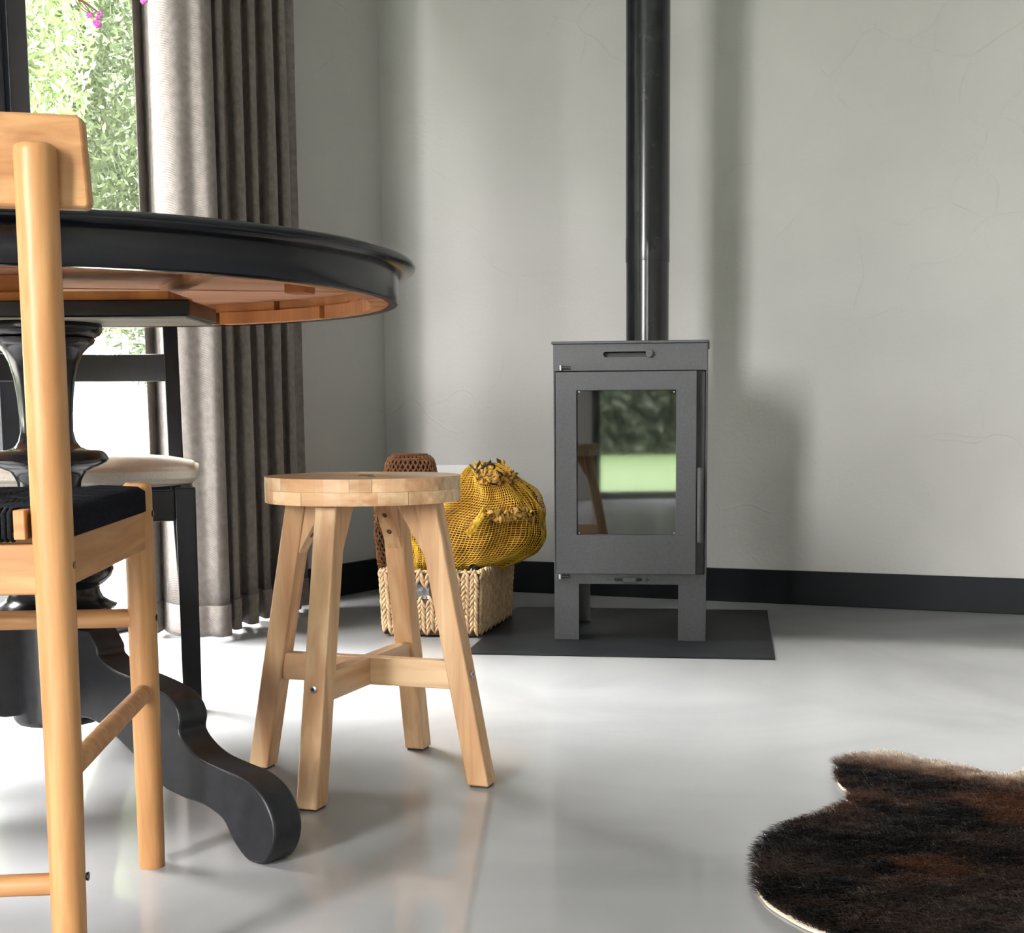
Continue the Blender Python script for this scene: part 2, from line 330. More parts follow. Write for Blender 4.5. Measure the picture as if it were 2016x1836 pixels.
def slot(x0, x1, y, r, n=7):
    return [(x1 + r * math.cos(-math.pi / 2 + math.pi * k / n), y + r * math.sin(-math.pi / 2 + math.pi * k / n)) for k in range(n + 1)] + \
           [(x0 + r * math.cos(math.pi / 2 + math.pi * k / n), y + r * math.sin(math.pi / 2 + math.pi * k / n)) for k in range(n + 1)]
def tag(o, label=None, cat=None, group=None, kind=None):
    if label: o['label'] = label
    if cat: o['category'] = cat
    if group: o['group'] = group
    if kind: o['kind'] = kind
    return o
def thing(name, loc, label, cat, group=None):
    o = bpy.data.objects.new(name, None); o.empty_display_size = 0.05; o.location = loc; col.objects.link(o); return tag(o, label, cat, group)
def structure(name, loc=(0, 0, 0)):
    o = bpy.data.objects.new(name, None); o.empty_display_size = 0.05; o.location = loc; col.objects.link(o); o['kind'] = 'structure'; return o
def catmull(P, k=6, closed=False):
    P = [Vector(p) for p in P]; n = len(P); out = []
    rngi = range(n) if closed else range(n - 1)
    for i in rngi:
        p0, p1, p2, p3 = (P[(i + j - 1) % n] if closed else P[min(max(i + j - 1, 0), n - 1)] for j in range(4))
        for q in range(k):
            t = q / k
            out.append(0.5 * ((2 * p1) + (p2 - p0) * t + (2 * p0 - 5 * p1 + 4 * p2 - p3) * t * t + (3 * p1 - p0 - 3 * p2 + p3) * t ** 3))
    if not closed: out.append(P[-1])
    return out

# ================================================================== THE ROOM
TH = 0.24
floor_pts = [tw(0), tw(TMAX), rw(SMAX), sw(SMAX)]
b = B(); b.prism([sw(-0.3, -0.3, -0.2), sw(SMAX + 0.3, -0.3, -0.2), rw(SMAX + 0.3, -0.3, -0.2), rw(-0.3, -0.3, -0.2)], (0, 0, 0.2))
tag(b.build('floor', 'floor'), kind='structure')
b = B(); b.prism([sw(-0.6, -0.4, CEIL), sw(SMAX + 0.5, -0.4, CEIL), rw(SMAX + 0.5, -0.4, CEIL), rw(-0.6, -0.4, CEIL)], (0, 0, 0.25))
tag(b.build('ceiling', 'ceiling'), kind='structure')
def wall_run(name, pf, a0, a1, openings, m='plaster'):
    bb = B(); x = a0
    def blk(s0, s1, z0, z1): bb.hexa([pf(s0, 0, z0), pf(s1, 0, z0), pf(s1, -TH, z0), pf(s0, -TH, z0)], [pf(s0, 0, z1), pf(s1, 0, z1), pf(s1, -TH, z1), pf(s0, -TH, z1)])
    for (o0, o1, oz0, oz1) in sorted(openings):
        blk(x, o0, 0, CEIL); blk(o0, o1, oz1, CEIL)
        if oz0 > 0: blk(o0, o1, 0, oz0)
        x = o1
    blk(x, a1, 0, CEIL)
    return tag(bb.build(name, m), kind='structure')
wall_run('wall_back', sw, -0.05, SMAX, [])
wall_run('wall_left', tw, -0.03, TMAX, [(WIN1[0], WIN1[1], 0, WIN1[2])])
wall_run('wall_rear', rw, -0.03, SMAX, [(WIN2[0], WIN2[1], 0.1, WIN2[2]), (WIN3[0], WIN3[1], 0, WIN3[2])], 'plainwall')
def rgt(t, off=0, z=0): return sw(SMAX) + (rw(SMAX) - sw(SMAX)) * (t / TMAX) + V * (-off) + Z3 * z
wall_run('wall_right', rgt, 0, TMAX, [], 'plainwall')
BBH = 0.097
b = B(); b.hexa([sw(-0.0, 0.0), sw(SMAX, 0.0), sw(SMAX, 0.016), sw(0.0, 0.016)], [p + Z3 * BBH for p in (sw(0.0, 0.0), sw(SMAX, 0.0), sw(SMAX, 0.016), sw(0.0, 0.016))])
tag(b.build('baseboard_back', 'skirting', bevel=0.0015), kind='structure')
b = B(); b.hexa([tw(0, 0), tw(WIN1[0] - 0.01, 0), tw(WIN1[0] - 0.01, 0.016), tw(0, 0.016)], [p + Z3 * BBH for p in (tw(0, 0), tw(WIN1[0] - 0.01, 0), tw(WIN1[0] - 0.01, 0.016), tw(0, 0.016))])
tag(b.build('baseboard_left', 'skirting', bevel=0.0015), kind='structure')

def glazing(name, pf, a0, a1, z0, z1, mull, fw=0.07):
    w = structure(name, pf((a0 + a1) / 2, -0.1, z0))
    def bar(n, s0, s1, za, zb, o0=-0.135, o1=-0.065):
        return B().hexa([pf(s0, o1, za), pf(s1, o1, za), pf(s1, o0, za), pf(s0, o0, za)], [pf(s0, o1, zb), pf(s1, o1, zb), pf(s1, o0, zb), pf(s0, o0, zb)]).build(n, 'frame', w, bevel=0.003)
    bar('jamb', a0, a0 + fw, z0, z1); bar('jamb', a1 - fw, a1, z0, z1)
    bar('head', a0 + fw, a1 - fw, z1 - fw, z1); bar('threshold', a0 + fw, a1 - fw, z0, z0 + 0.05)
    x = a0 + fw
    for (m0, m1) in mull:
        mid = (m0 + m1) / 2
        bar('stile', m0, mid - 0.003, z0 + 0.05, z1 - fw, -0.14, -0.05); bar('stile', mid + 0.003, m1, z0 + 0.05, z1 - fw, -0.13, -0.06)
        B().hexa([pf(x, -0.095, z0 + 0.05), pf(m0, -0.095, z0 + 0.05), pf(m0, -0.103, z0 + 0.05), pf(x, -0.103, z0 + 0.05)],
                 [pf(x, -0.095, z1 - fw), pf(m0, -0.095, z1 - fw), pf(m0, -0.103, z1 - fw), pf(x, -0.103, z1 - fw)]).build('pane', 'glass', w)
        x = m1
    B().hexa([pf(x, -0.095, z0 + 0.05), pf(a1 - fw, -0.095, z0 + 0.05), pf(a1 - fw, -0.103, z0 + 0.05), pf(x, -0.103, z0 + 0.05)],
             [pf(x, -0.095, z1 - fw), pf(a1 - fw, -0.095, z1 - fw), pf(a1 - fw, -0.103, z1 - fw), pf(x, -0.103, z1 - fw)]).build('pane', 'glass', w)
    return w
glazing('window_1', tw, WIN1[0], WIN1[1], 0, WIN1[2], [(1.33, 1.45), (2.12, 2.24)])
glazing('window_2', rw, WIN2[0], WIN2[1], 0.1, WIN2[2], [])
glazing('window_3', rw, WIN3[0], WIN3[1], 0, WIN3[2], [(3.52, 3.60)])

# ================================================================== CURTAIN
plan = [(303, 3.33), (312, 3.37), (320, 3.41), (327, 3.36), (345, 3.30), (380, 3.265), (410, 3.28), (432, 3.268), (449, 3.295),
        (448, 3.34), (441, 3.39), (451, 3.415), (461, 3.385), (470, 3.405), (469, 3.45), (464, 3.50), (477, 3.52), (491, 3.475), (504, 3.50),
        (503, 3.55), (498, 3.60), (511, 3.62), (521, 3.58), (531, 3.605), (530, 3.65), (526, 3.69), (538, 3.70), (552, 3.655), (564, 3.68),
        (563, 3.73), (559, 3.77), (571, 3.77), (580, 3.735), (588, 3.76), (588, 3.80), (585, 3.83), (596, 3.84), (606, 3.85)]
cpath = catmull([((px - PPX) / FPX * D / math.cos(PITCH) * 1.0, D, 0) for px, D in plan], 5)
cu = thing('curtain', (cpath[20].x, cpath[20].y, 0.012), 'floor-length grey-brown herringbone curtain gathered in folds beside the glass door', 'curtain')
zs_ = [0.085 + (2.42 - 0.085) * i / 24 for i in range(25)]
vs = []; fs = []; n = len(cpath)
for zi, z in enumerate(zs_):
    for i, p in enumerate(cpath):
        q = 0.006 * mnoise.noise(Vector((i * 0.12, z * 1.3, 3.0)))
        vs.append(p + Vector((q, -q, z)))
fs = [(r * n + i, r * n + i + 1, (r + 1) * n + i + 1, (r + 1) * n + i) for r in range(len(zs_) - 1) for i in range(n - 1)]
o = link('cloth', pyd(vs, fs), 'curtain', cu, smooth=180); md = o.modifiers.new('s', 'SOLIDIFY'); md.thickness = 0.002
vs = [p + Vector((0.0012, -0.0025, z)) for z in (0.012, 0.03, 0.06, 0.088) for p in cpath]
fs = [(r * n + i, r * n + i + 1, (r + 1) * n + i + 1, (r + 1) * n + i) for r in range(3) for i in range(n - 1)]
o = link('hem', pyd(vs, fs), 'curtain', cu, smooth=180); md = o.modifiers.new('s', 'SOLIDIFY'); md.thickness = 0.004
tr0, tr1 = tw(0.3, 0.16, 2.45), tw(3.3, 0.14, 2.45)
b = B(); b.box((tr0 + tr1) / 2, U, NL, Z3, (tr1 - tr0).length / 2, 0.02, 0.012)
for k in range(4): b.box(tr0.lerp(tr1, 0.1 + 0.27 * k) + Z3 * 0.06, U, NL, Z3, 0.012, 0.012, 0.05)
tag(b.build('trim_1', 'frame'), kind='structure')

# ================================================================== HEARTH PLATE, STOVE, PIPE
hf = Vector((0.507, 2.97, 0)); hl = Vector((-0.99, 0.139, 0)).normalized(); hb = Vector((0.139, 0.99, 0)).normalized()
HZ = 0.004
b = B(); b.prism([hf, hf + hb * 0.775, hf + hb * 0.775 + hl * 0.70, hf + hl * 0.70], (0, 0, HZ))
tag(b.build('hearth_plate', 'hearth', origin=hf + hl * 0.35 + hb * 0.39, bevel=0.001), 'flat black hearth plate lying on the grey floor under the stove', 'hearth plate')

SFL = at_floor(1092, 1258, HZ); SFR = at_floor(1389, 1262, HZ)
ex = (SFR - SFL).normalized(); ey = Vector((-ex.y, ex.x, 0)); SWD = (SFR - SFL).length; SDP = 0.31
SO = Vector((SFL.x, SFL.y, HZ))
def zs(py, px=1240): return at_plane(px, py, SO, ey).z - HZ
def xs(px, py=900): return (at_plane(px, py, SO, ey) - SO).dot(ex)
SF = (SO, ex, ey, Z3)
st = thing('wood_stove', SO + ex * (SWD / 2) + ey * (SDP / 2), 'charcoal steel wood-burning stove with tall glass door, standing on the hearth plate', 'stove')
def sbox(a0, a1, b0, b1, c0, c1): return B().box(SO + ex * ((a0 + a1) / 2) + ey * ((b0 + b1) / 2) + Z3 * ((c0 + c1) / 2), ex, ey, Z3, (a1 - a0) / 2, (b1 - b0) / 2, (c1 - c0) / 2)
ZT = zs(676); ZD1 = zs(731); ZD0 = zs(1129); ZOP = zs(1150)
sbox(0.004, SWD - 0.004, 0.022, SDP - 0.004, ZOP + 0.002, ZT).build('firebox', 'stovedark', st, bevel=0.002)
sbox(-0.0005, 0.004, 0.003, SDP, ZD0 - 0.02, ZT).build('side_panel', 'stove', st, bevel=0.0018)
sbox(SWD - 0.004, SWD + 0.0005, 0.003, SDP, ZD0 - 0.02, ZT).build('side_panel', 'stove', st, bevel=0.0018)
sbox(-0.004, SWD + 0.004, -0.006, SDP + 0.004, ZT, ZT + 0.0065).build('top_plate', 'stove', st, bevel=0.002)
sl0, sl1, slz = xs(1193, 697), xs(1279, 697), zs(697)
tp = link('front_panel', holed_plate(rect(0, SWD, ZD1 + 0.002, ZT), [slot(sl0, sl1, slz, 0.0062)], SF, 0.0, 0.005), 'stove', st, bevel=0.0008)
kx = SO + ex * xs(1279, 697) + Z3 * zs(696)
B().tube([kx + ey * 0.004, kx - ey * 0.014, kx - ey * 0.015], [0.0088, 0.0088, 0.008], 20).build('air_control_knob', 'stove', tp, smooth=40)
dx0, dx1 = xs(1095, 900), xs(1371, 900)
gx0, gx1, gz0, gz1 = xs(1136), xs(1331), zs(1052), zs(768)
door = link('door', holed_plate(rect(dx0, dx1, ZD0, ZD1), [rect(gx0, gx1, gz0, gz1)], SF, -0.010, 0.004), 'stove', st, bevel=0.0012)
sbox(gx0 - 0.006, gx1 + 0.006, 0.0045, 0.0085, gz0 - 0.006, gz1 + 0.006).build('door_glass', 'stoveglass', door)
for (px, py) in ((1140, 771), (1327, 771), (1140, 1049), (1327, 1049)):
    c = SO + ex * xs(px, py) + Z3 * zs(py, px) + ey * 0.0035; B().tube([c, c - ey * 0.002], 0.0016, 10).build('glass_clip', 'steel', door)
hx = xs(1378, 990); hp = lambda py, bq: SO + ex * hx + ey * bq + Z3 * zs(py, 1378)
hd = B().tube([hp(1067, -0.018), hp(1064, -0.018), hp(924, -0.018), hp(920, -0.018)], [0.006, 0.0065, 0.0065, 0.006], 16).build('handle', 'stove', door, smooth=40)
for py in (1040, 950): B().tube([hp(py, -0.018), hp(py, 0.02)], 0.004, 10).build('handle_bracket', 'stovedark', hd, smooth=40)
for py, px in ((724, 1104), (1134, 1103)):
    c = SO + ex * xs(px, py) + Z3 * zs(py, px) - ey * 0.004
    B().tube([c - Z3 * 0.006, c + Z3 * 0.006], 0.0045, 12).build('hinge_pin', 'steel', st, smooth=40)
    B().tube([c + ex * 0.004, c + ex * 0.022], 0.0036, 12).build('hinge_pin', 'stovedark', st, smooth=40)
ox0, ox1 = xs(1140, 1200), xs(1335, 1200)
as0, as1, asz = xs(1210, 1141), xs(1264, 1141), zs(1141, 1237)
Uout = [(0, 0), (ox0, 0), (ox0, ZOP), (ox1, ZOP), (ox1, 0), (SWD, 0), (SWD, ZD0 - 0.001), (0, ZD0 - 0.001)]
bf = link('base_frame', holed_plate(Uout, [rect(as0, as1, asz - 0.0035, asz + 0.0035)], SF, 0.0, 0.005), 'stove', st, bevel=0.0008)
link('base_frame', holed_plate(Uout, [], SF, SDP - 0.005, SDP), 'stove', st)
for a in (0, SWD - 0.005):
    for b0 in (0.005, SDP - 0.05): sbox(a, a + 0.005, b0, b0 + 0.045, 0, ZD0 - 0.02).build('leg_return', 'stove', st)
sbox(as0 - 0.004, as1 + 0.004, 0.006, 0.02, asz - 0.008, asz + 0.008).build('air_channel', 'stovedark', st)
sbox(xs(1226, 1141), xs(1253, 1141), -0.006, 0.004, asz - 0.0062, asz + 0.0062).build('air_slider', 'stove', bf, bevel=0.002)
sbox(xs(1195, 1141), xs(1204, 1141), -0.0006, 0.001, asz - 0.0012, asz + 0.0012).build('minus_mark', 'stovedark', bf)
pc = (xs(1269, 1141) + xs(1279, 1141)) / 2
bb = sbox(pc - 0.0058, pc + 0.0058, -0.0006, 0.001, asz - 0.0014, asz + 0.0014)
bb.box(SO + ex * pc + Z3 * asz + ey * 0.0002, ex, ey, Z3, 0.0014, 0.0008, 0.0058); bb.build('plus_mark', 'stovedark', bf)

pipec = at_y(1274.5, 640, 3.44); PR = 41.5 / FPX * 3.42; pz0 = HZ + ZT + 0.0065
pp = thing('stove_pipe', (pipec.x, pipec.y, pz0), 'black steel flue pipe rising from the top of the stove', 'pipe')
zj = at_y(1274, 513, 3.44).z
B().lathe([(PR, pz0), (PR, zj - 0.004)], (pipec.x, pipec.y, 0), 48).build('lower_section', 'pipe', pp, smooth=50)
B().lathe([(PR + 0.0012, zj - 0.004), (PR + 0.0016, zj), (PR + 0.0016, zj + 0.05), (PR + 0.001, zj + 0.055), (PR + 0.001, CEIL)], (pipec.x, pipec.y, 0), 48).build('upper_section', 'pipe', pp, smooth=50)

# ================================================================== WALL SOCKET
sc_c = at_plane(901, 941, sw(0.4, 0.0), NB)
ws = thing('wall_socket', sc_c, 'pale double wall socket low on the plaster wall behind the yellow net sack', 'socket')
B().box(sc_c + NB * 0.005, V, NB, Z3, 0.076, 0.005, 0.041).build('cover_plate', 'socket', ws, bevel=0.002)
for s_ in (-0.036, 0.036):
    p = sc_c + V * s_ + NB * 0.0095
    fr = B().box(p, V, NB, Z3, 0.0275, 0.0018, 0.0275).build('socket_insert', 'socket', ws, bevel=0.001)
    B().tube([p + NB * 0.0015, p + NB * 0.0024], 0.019, 24).build('socket_well', 'socket', fr, smooth=30)

# ================================================================== RATTAN VASE
vc = Vector((at_y(808, 910, 3.95).x, 3.95, 0))
zt_ = at_y(808, 894, 3.95).z
va = thing('rattan_vase', vc, 'tall brown woven rattan vase standing in the corner behind the basket', 'vase')
prof = [(0.075, 0.0), (0.082, 0.02), (0.098, 0.12), (0.106, 0.20), (0.104, 0.28), (0.092, 0.335), (0.076, 0.37), (0.073, 0.39), (0.072, zt_ - 0.035), (0.068, zt_ - 0.02), (0.058, zt_ - 0.006), (0.046, zt_)]
B().lathe([(r - 0.0035, z) for r, z in prof], vc, 40).build('core', 'rattandark', va, smooth=60)
def prof_r(z):
    for (r0, z0), (r1, z1) in zip(prof, prof[1:]):
        if z <= z1: return r0 + (r1 - r0) * (z - z0) / max(1e-6, z1 - z0)
    return prof[-1][0]
bb = B()
for hand in (-1, 1):
    for k in range(30):
        pts = []
        for q in range(61):
            z = 0.004 + (zt_ - 0.008) * q / 60; a = 2 * math.pi * k / 30 + hand * 3.6 * z / 0.43; rr = prof_r(z) + (0.0016 if (q // 2 + k) % 2 else -0.0006) * hand
            pts.append(vc + Vector((rr * math.cos(a), rr * math.sin(a), z)))
        bb.tube(pts, 0.0030, 5, cap=False)
for z in (0.01, 0.12, 0.24, 0.335, 0.385, zt_ - 0.012): bb.tube([vc + Vector(((prof_r(z) + 0.001) * math.cos(2 * math.pi * q / 48), (prof_r(z) + 0.001) * math.sin(2 * math.pi * q / 48), z)) for q in range(49)], 0.0034, 6, cap=False)
tag(bb.build('weave', 'rattan', va, smooth=80), kind='stuff')
B().lathe([(0.040, zt_ - 0.01), (0.050, zt_ - 0.004), (0.052, zt_ + 0.001), (0.046, zt_ + 0.003), (0.038, zt_ + 0.001)], vc, 36).build('rim', 'rattan', va, smooth=60)

# ================================================================== BASKET
bfl = at_floor(757, 1247, 0.006); bfr = at_floor(942, 1251, 0.006)
bx = (bfr - bfl); BW = bx.length; bx.normalize(); by = Vector((-bx.y, bx.x, 0)); BD = 0.345; BHh = 0.158; BZ = 0.0055
by = (by + bx * 0.03).normalized()
bk = thing('seagrass_basket', bfl + bx * BW / 2 + by * BD / 2, 'braided pale seagrass basket with a handle hole, beside the stove', 'basket')
FLR = 0.05   # flare
def bp(a, d, z):   # a along width 0..1, d depth 0..1
    f = 1 + FLR * z / BHh; return bfl + bx * (BW * (0.5 + (a - 0.5) * f)) + by * (BD * (0.5 + (d - 0.5) * f)) + Z3 * (BZ - 0.006 + z)
tkn = 0.012
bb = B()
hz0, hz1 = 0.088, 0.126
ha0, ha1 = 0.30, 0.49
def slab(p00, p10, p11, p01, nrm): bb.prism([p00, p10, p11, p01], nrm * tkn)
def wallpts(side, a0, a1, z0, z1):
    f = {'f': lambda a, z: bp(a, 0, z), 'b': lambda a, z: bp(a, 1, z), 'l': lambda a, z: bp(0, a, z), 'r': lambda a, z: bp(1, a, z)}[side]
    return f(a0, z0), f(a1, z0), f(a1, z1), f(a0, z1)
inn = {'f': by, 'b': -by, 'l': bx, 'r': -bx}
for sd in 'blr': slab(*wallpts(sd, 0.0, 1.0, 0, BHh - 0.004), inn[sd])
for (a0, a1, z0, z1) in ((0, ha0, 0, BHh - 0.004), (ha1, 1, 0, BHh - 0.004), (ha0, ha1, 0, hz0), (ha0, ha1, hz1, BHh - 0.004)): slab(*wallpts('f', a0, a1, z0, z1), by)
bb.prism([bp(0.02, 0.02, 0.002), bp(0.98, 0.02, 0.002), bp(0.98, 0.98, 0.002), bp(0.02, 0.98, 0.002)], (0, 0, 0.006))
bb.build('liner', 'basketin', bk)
def strand(bb, p, along, across, outn, L, Wd, T):
    # a lens-shaped flattened twist, pointed at both ends
    n = 6; vs = []; m = 5
    for i in range(m):
        t = i / (m - 1); w = math.sin(math.pi * (0.12 + 0.76 * t)); c = p + along * (L * (t - 0.5))
        for k in range(n):
            a = 2 * math.pi * k / n; vs.append(c + across * (Wd * w * math.cos(a)) + outn * (T * (w * math.sin(a) + 0.35 * math.sin(math.pi * t))))
    fs = [(i * n + k, i * n + (k + 1) % n, (i + 1) * n + (k + 1) % n, (i + 1) * n + k) for i in range(m - 1) for k in range(n)] + [tuple(range(n - 1, -1, -1)), tuple((m - 1) * n + k for k in range(n))]
    bb.add(vs, fs)
def braid_side(sd, nb, wlen):
    f = {'f': lambda a, z: bp(a, 0, z), 'b': lambda a, z: bp(a, 1, z), 'l': lambda a, z: bp(0, a, z), 'r': lambda a, z: bp(1, a, z)}[sd]
    out = -inn[sd]; al = bx if sd in 'fb' else by
    rows = 11; wdt = wlen / nb
    for j in range(nb):
        a = (j + 0.5) / nb; q = B()
        for r in range(rows):
            z = 0.008 + (BHh - 0.010) * (r + 0.5) / rows
            if sd == 'f' and ha0 - 0.5 / nb < a < ha1 + 0.3 / nb and hz0 - 0.002 < z < hz1 + 0.002:
                if q.v: q.build('braid', 'seagrass', bk, smooth=70); q = B()
                continue
            for sgn in (-1, 1):
                p = f(a, z) + al * (sgn * wdt * 0.22) + out * 0.0015 + Z3 * (0.003 * sgn * ((j % 2) * 2 - 1))
                tilt = (Z3 + al * (-sgn * (0.42 + random.uniform(-0.1, 0.1)))).normalized()
                strand(q, p, tilt, al, out, (BHh / rows) * random.uniform(1.75, 2.1), wdt * 0.23, 0.0042 * random.uniform(0.85, 1.25))
        if q.v: q.build('braid', 'seagrass', bk, smooth=70)
braid_side('f', 11, BW); braid_side('r', 15, BD); braid_side('l', 15, BD); braid_side('b', 11, BW)
rim = B()
ring = [bp(0, 0, BHh), bp(1, 0, BHh), bp(1, 1, BHh), bp(0, 1, BHh)]
for i in range(4):
    p, q = ring[i], ring[(i + 1) % 4]; m_ = int((q - p).length / 0.014); d = (q - p).normalized(); inw = Vector((-d.y, d.x, 0))
    for k in range(m_): strand(rim, p.lerp(q, (k + 0.5) / m_) + inw * 0.005 - Z3 * 0.002, (d + inw * 0.5).normalized(), inw, Z3, 0.024, 0.006, 0.005)
rim.build('rim', 'seagrass', bk, smooth=70)

# ================================================================== NET SACK
sk_y = bfl.y + 0.17
sil = [(1136, 822, 950), (1120, 812, 978), (1106, 806, 1016), (1090, 806, 1052), (1070, 806, 1070), (1045, 806, 1079), (1020, 812, 1078), (1000, 846, 1068), (980, 888, 1050), (965, 900, 1038), (950, 906, 1020), (935, 912, 998), (924, 918, 985), (917, 926, 972)]
sk = thing('net_sack', (at_y(930, 1050, sk_y).x, sk_y, at_y(930, 1136, sk_y).z), 'bulging yellow net sack tied at the top, sitting in the seagrass basket', 'sack')
rows = []
for py, l, r in sil:
    p, q = at_y(l, py, sk_y), at_y(r, py, sk_y); rows.append(((p.x + q.x) / 2, (q.x - p.x) / 2, p.z))
zz = np.array([r[2] for r in rows]); cxs = np.array([r[0] for r in rows]); rxs = np.array([r[1] for r in rows])
def sack_point(u, v, shrink=0.0):
    z = zz[0] + (zz[-1] - zz[0]) * v; cx = np.interp(z, zz, cxs); rx = np.interp(z, zz, rxs); ry = min(0.125, rx * 0.86)
    a = 2 * math.pi * u; fold = 0.024 * mnoise.noise(Vector((math.cos(a) * 2.4, math.sin(a) * 2.4, v * 3.2))) + 0.012 * mnoise.noise(Vector((math.cos(a) * 6, math.sin(a) * 6, v * 7 + 4)))
    fold += 0.007 * math.sin(9 * a + 6 * v) * (0.3 + v)
    k = 1 + (fold - shrink) / max(rx, 0.03)
    return Vector((cx + rx * k * math.cos(a), sk_y + ry * k * math.sin(a), z + 0.004 * math.sin(5 * a)))
NU, NVv = 112, 50
vs = [sack_point(i / NU + 0.0011 * j, j / NVv) for j in range(NVv + 1) for i in range(NU)]
fs = [(j * NU + i, j * NU + (i + 1) % NU, (j + 1) * NU + (i + 1) % NU, (j + 1) * NU + i) for j in range(NVv) for i in range(NU)]
o = link('net', pyd(vs, fs), 'net', sk, smooth=180)
w_ = o.modifiers.new('w', 'WIREFRAME'); w_.thickness = 0.0026; w_.use_even_offset = False; w_.use_replace = True
o['kind'] = 'stuff'
vs = [sack_point(i / 60, j / 30, 0.013) for j in range(31) for i in range(60)]
fs = [(j * 60 + i, j * 60 + (i + 1) % 60, (j + 1) * 60 + (i + 1) % 60, (j + 1) * 60 + i) for j in range(30) for i in range(60)] + [tuple(30 * 60 + i for i in range(60)), tuple(range(59, -1, -1))]
link('contents', pyd(vs, fs), 'netin', sk, smooth=180)
def crumple(name, m, pts, width, up, amp, parent, n=70, seed=1):
    path = catmull(pts, 12); vs = []; fs = []; K = 7; rr = random.Random(seed)
    for i, p in enumerate(path):
        for k in range(K):
            t = k / (K - 1) - 0.5
            nn = Vector((mnoise.noise(Vector((i * 0.5, k * 0.7, seed))), mnoise.noise(Vector((i * 0.6, k * 0.8, seed + 9))), mnoise.noise(Vector((i * 0.55, k * 0.6, seed + 20)))))
            vs.append(p + Vector(up) * (width * t) + nn * amp)
    N = len(path); fs = [(i * K + k, (i + 1) * K + k, (i + 1) * K + k + 1, i * K + k + 1) for i in range(N - 1) for k in range(K - 1)]
    o = link(name, pyd(vs, fs), m, parent, smooth=180); s_ = o.modifiers.new('s', 'SOLIDIFY'); s_.thickness = 0.0012; return o
P = lambda px, py, dy=0.0: at_y(px, py, sk_y + dy)
crumple('neck_ruffle', 'ruffle', [P(935, 930, -0.06), P(955, 938, -0.08), P(975, 940, -0.08), P(995, 943, -0.06), P(1012, 945, -0.02), P(1000, 930, 0.03), P(970, 922, 0.03), P(945, 925, 0.0), P(935, 930, -0.05)], 0.03, (0.1, -0.3, 1), 0.02, sk, seed=3)
crumple('sewn_seam', 'ruffle', [P(960, 1018, -0.128), P(985, 1016, -0.128), P(1010, 1014, -0.122), P(1030, 1010, -0.112), P(1050, 1020, -0.085)], 0.028, (0, 0, 1), 0.016, sk, seed=5)
crumple('fold_flap', 'net', [P(920, 1052, -0.122), P(935, 1035, -0.136), P(950, 1012, -0.14), P(956, 1004, -0.13)], 0.02, (0.5, 0, -0.8), 0.006, sk, seed=8)
bb = B()
for pl in ([(938, 930), (950, 920), (962, 912), (966, 907)], [(940, 928), (958, 916), (970, 913), (974, 918), (971, 926)], [(936, 926), (928, 918), (925, 914)], [(963, 950), (972, 953), (980, 954)], [(980, 928), (986, 931), (990, 936)]):
    bb.tube(catmull([P(x, y, -0.085 + 0.004 * i) for i, (x, y) in enumerate(pl)], 4), 0.0024, 6)
bb.build('tie', 'tie', sk, smooth=60)
# small things in the basket
c = at_y(934, 1124, bfl.y + 0.03)
t_ = thing('black_bottle', c - Z3 * 0.02, 'small glossy black rounded bottle poking over the basket rim under the sack', 'bottle')
B().ball(c - Z3 * 0.002, 0.019, 0.017, 0.017, 20, 14).build('shoulder', 'blackgloss', t_, smooth=180)
B().tube([c - Z3 * 0.01, c - Z3 * 0.09], 0.018, 20).build('body', 'blackgloss', t_, smooth=40)
B().tube([c + Z3 * 0.012 - bx * 0.004, c + Z3 * 0.017 - bx * 0.006], 0.006, 14).build('cap', 'blackgloss', t_, smooth=40)
c = bp(0.40, 0, 0.106) + by * 0.022
pk = thing('foil_packet', c - Z3 * 0.05, 'crumpled silver-white packet seen through the basket handle hole', 'packet')
vs = []; fs = []
for j in range(9):
    for i in range(9):
        u_, v_ = i / 8 - 0.5, j / 8 - 0.5
        vs.append(c + bx * (0.055 * u_) + Z3 * (0.10 * v_ - 0.01) + by * (0.012 * mnoise.noise(Vector((i * 0.9, j * 0.9, 2)))))
fs = [(j * 9 + i, j * 9 + i + 1, (j + 1) * 9 + i + 1, (j + 1) * 9 + i) for j in range(8) for i in range(8)]
o = link('wrapper', pyd(vs, fs), 'packet', pk); m_ = o.modifiers.new('s', 'SOLIDIFY'); m_.thickness = 0.006

# ================================================================== STOOL
sc = Vector((-0.2672, 2.000, 0)); d1 = Vector((0.3385, -0.1134, 0)).normalized(); d2 = Vector((0.257, 0.966, 0)).normalized(); d2 = (d2 - d1 * d1.dot(d2)).normalized()
sto = thing('wooden_stool', sc, 'round pale wooden stool with four splayed legs and cross stretchers', 'stool')
SR = 0.1425; SZ1 = 0.452; SZ0 = 0.415
def clip(poly, a, bq):   # keep left of a->b
    out = []
    for i in range(len(poly)):
        p, q = poly[i], poly[(i + 1) % len(poly)]
        sp = (bq[0] - a[0]) * (p[1] - a[1]) - (bq[1] - a[1]) * (p[0] - a[0]); sq = (bq[0] - a[0]) * (q[1] - a[1]) - (bq[1] - a[1]) * (q[0] - a[0])
        if sp >= 0: out.append(p)
        if sp * sq < 0: t = sp / (sp - sq); out.append((p[0] + (q[0] - p[0]) * t, p[1] + (q[1] - p[1]) * t))
    return out
CIRC = [(SR * math.cos(2 * math.pi * k / 72), SR * math.sin(2 * math.pi * k / 72)) for k in range(72)]
ga = math.radians(-20); gx = (math.cos(ga), math.sin(ga)); gy = (-gx[1], gx[0])
GXv = Vector((gx[0], gx[1], 0)); GYv = Vector((gy[0], gy[1], 0))
SM = bpy.data.materials
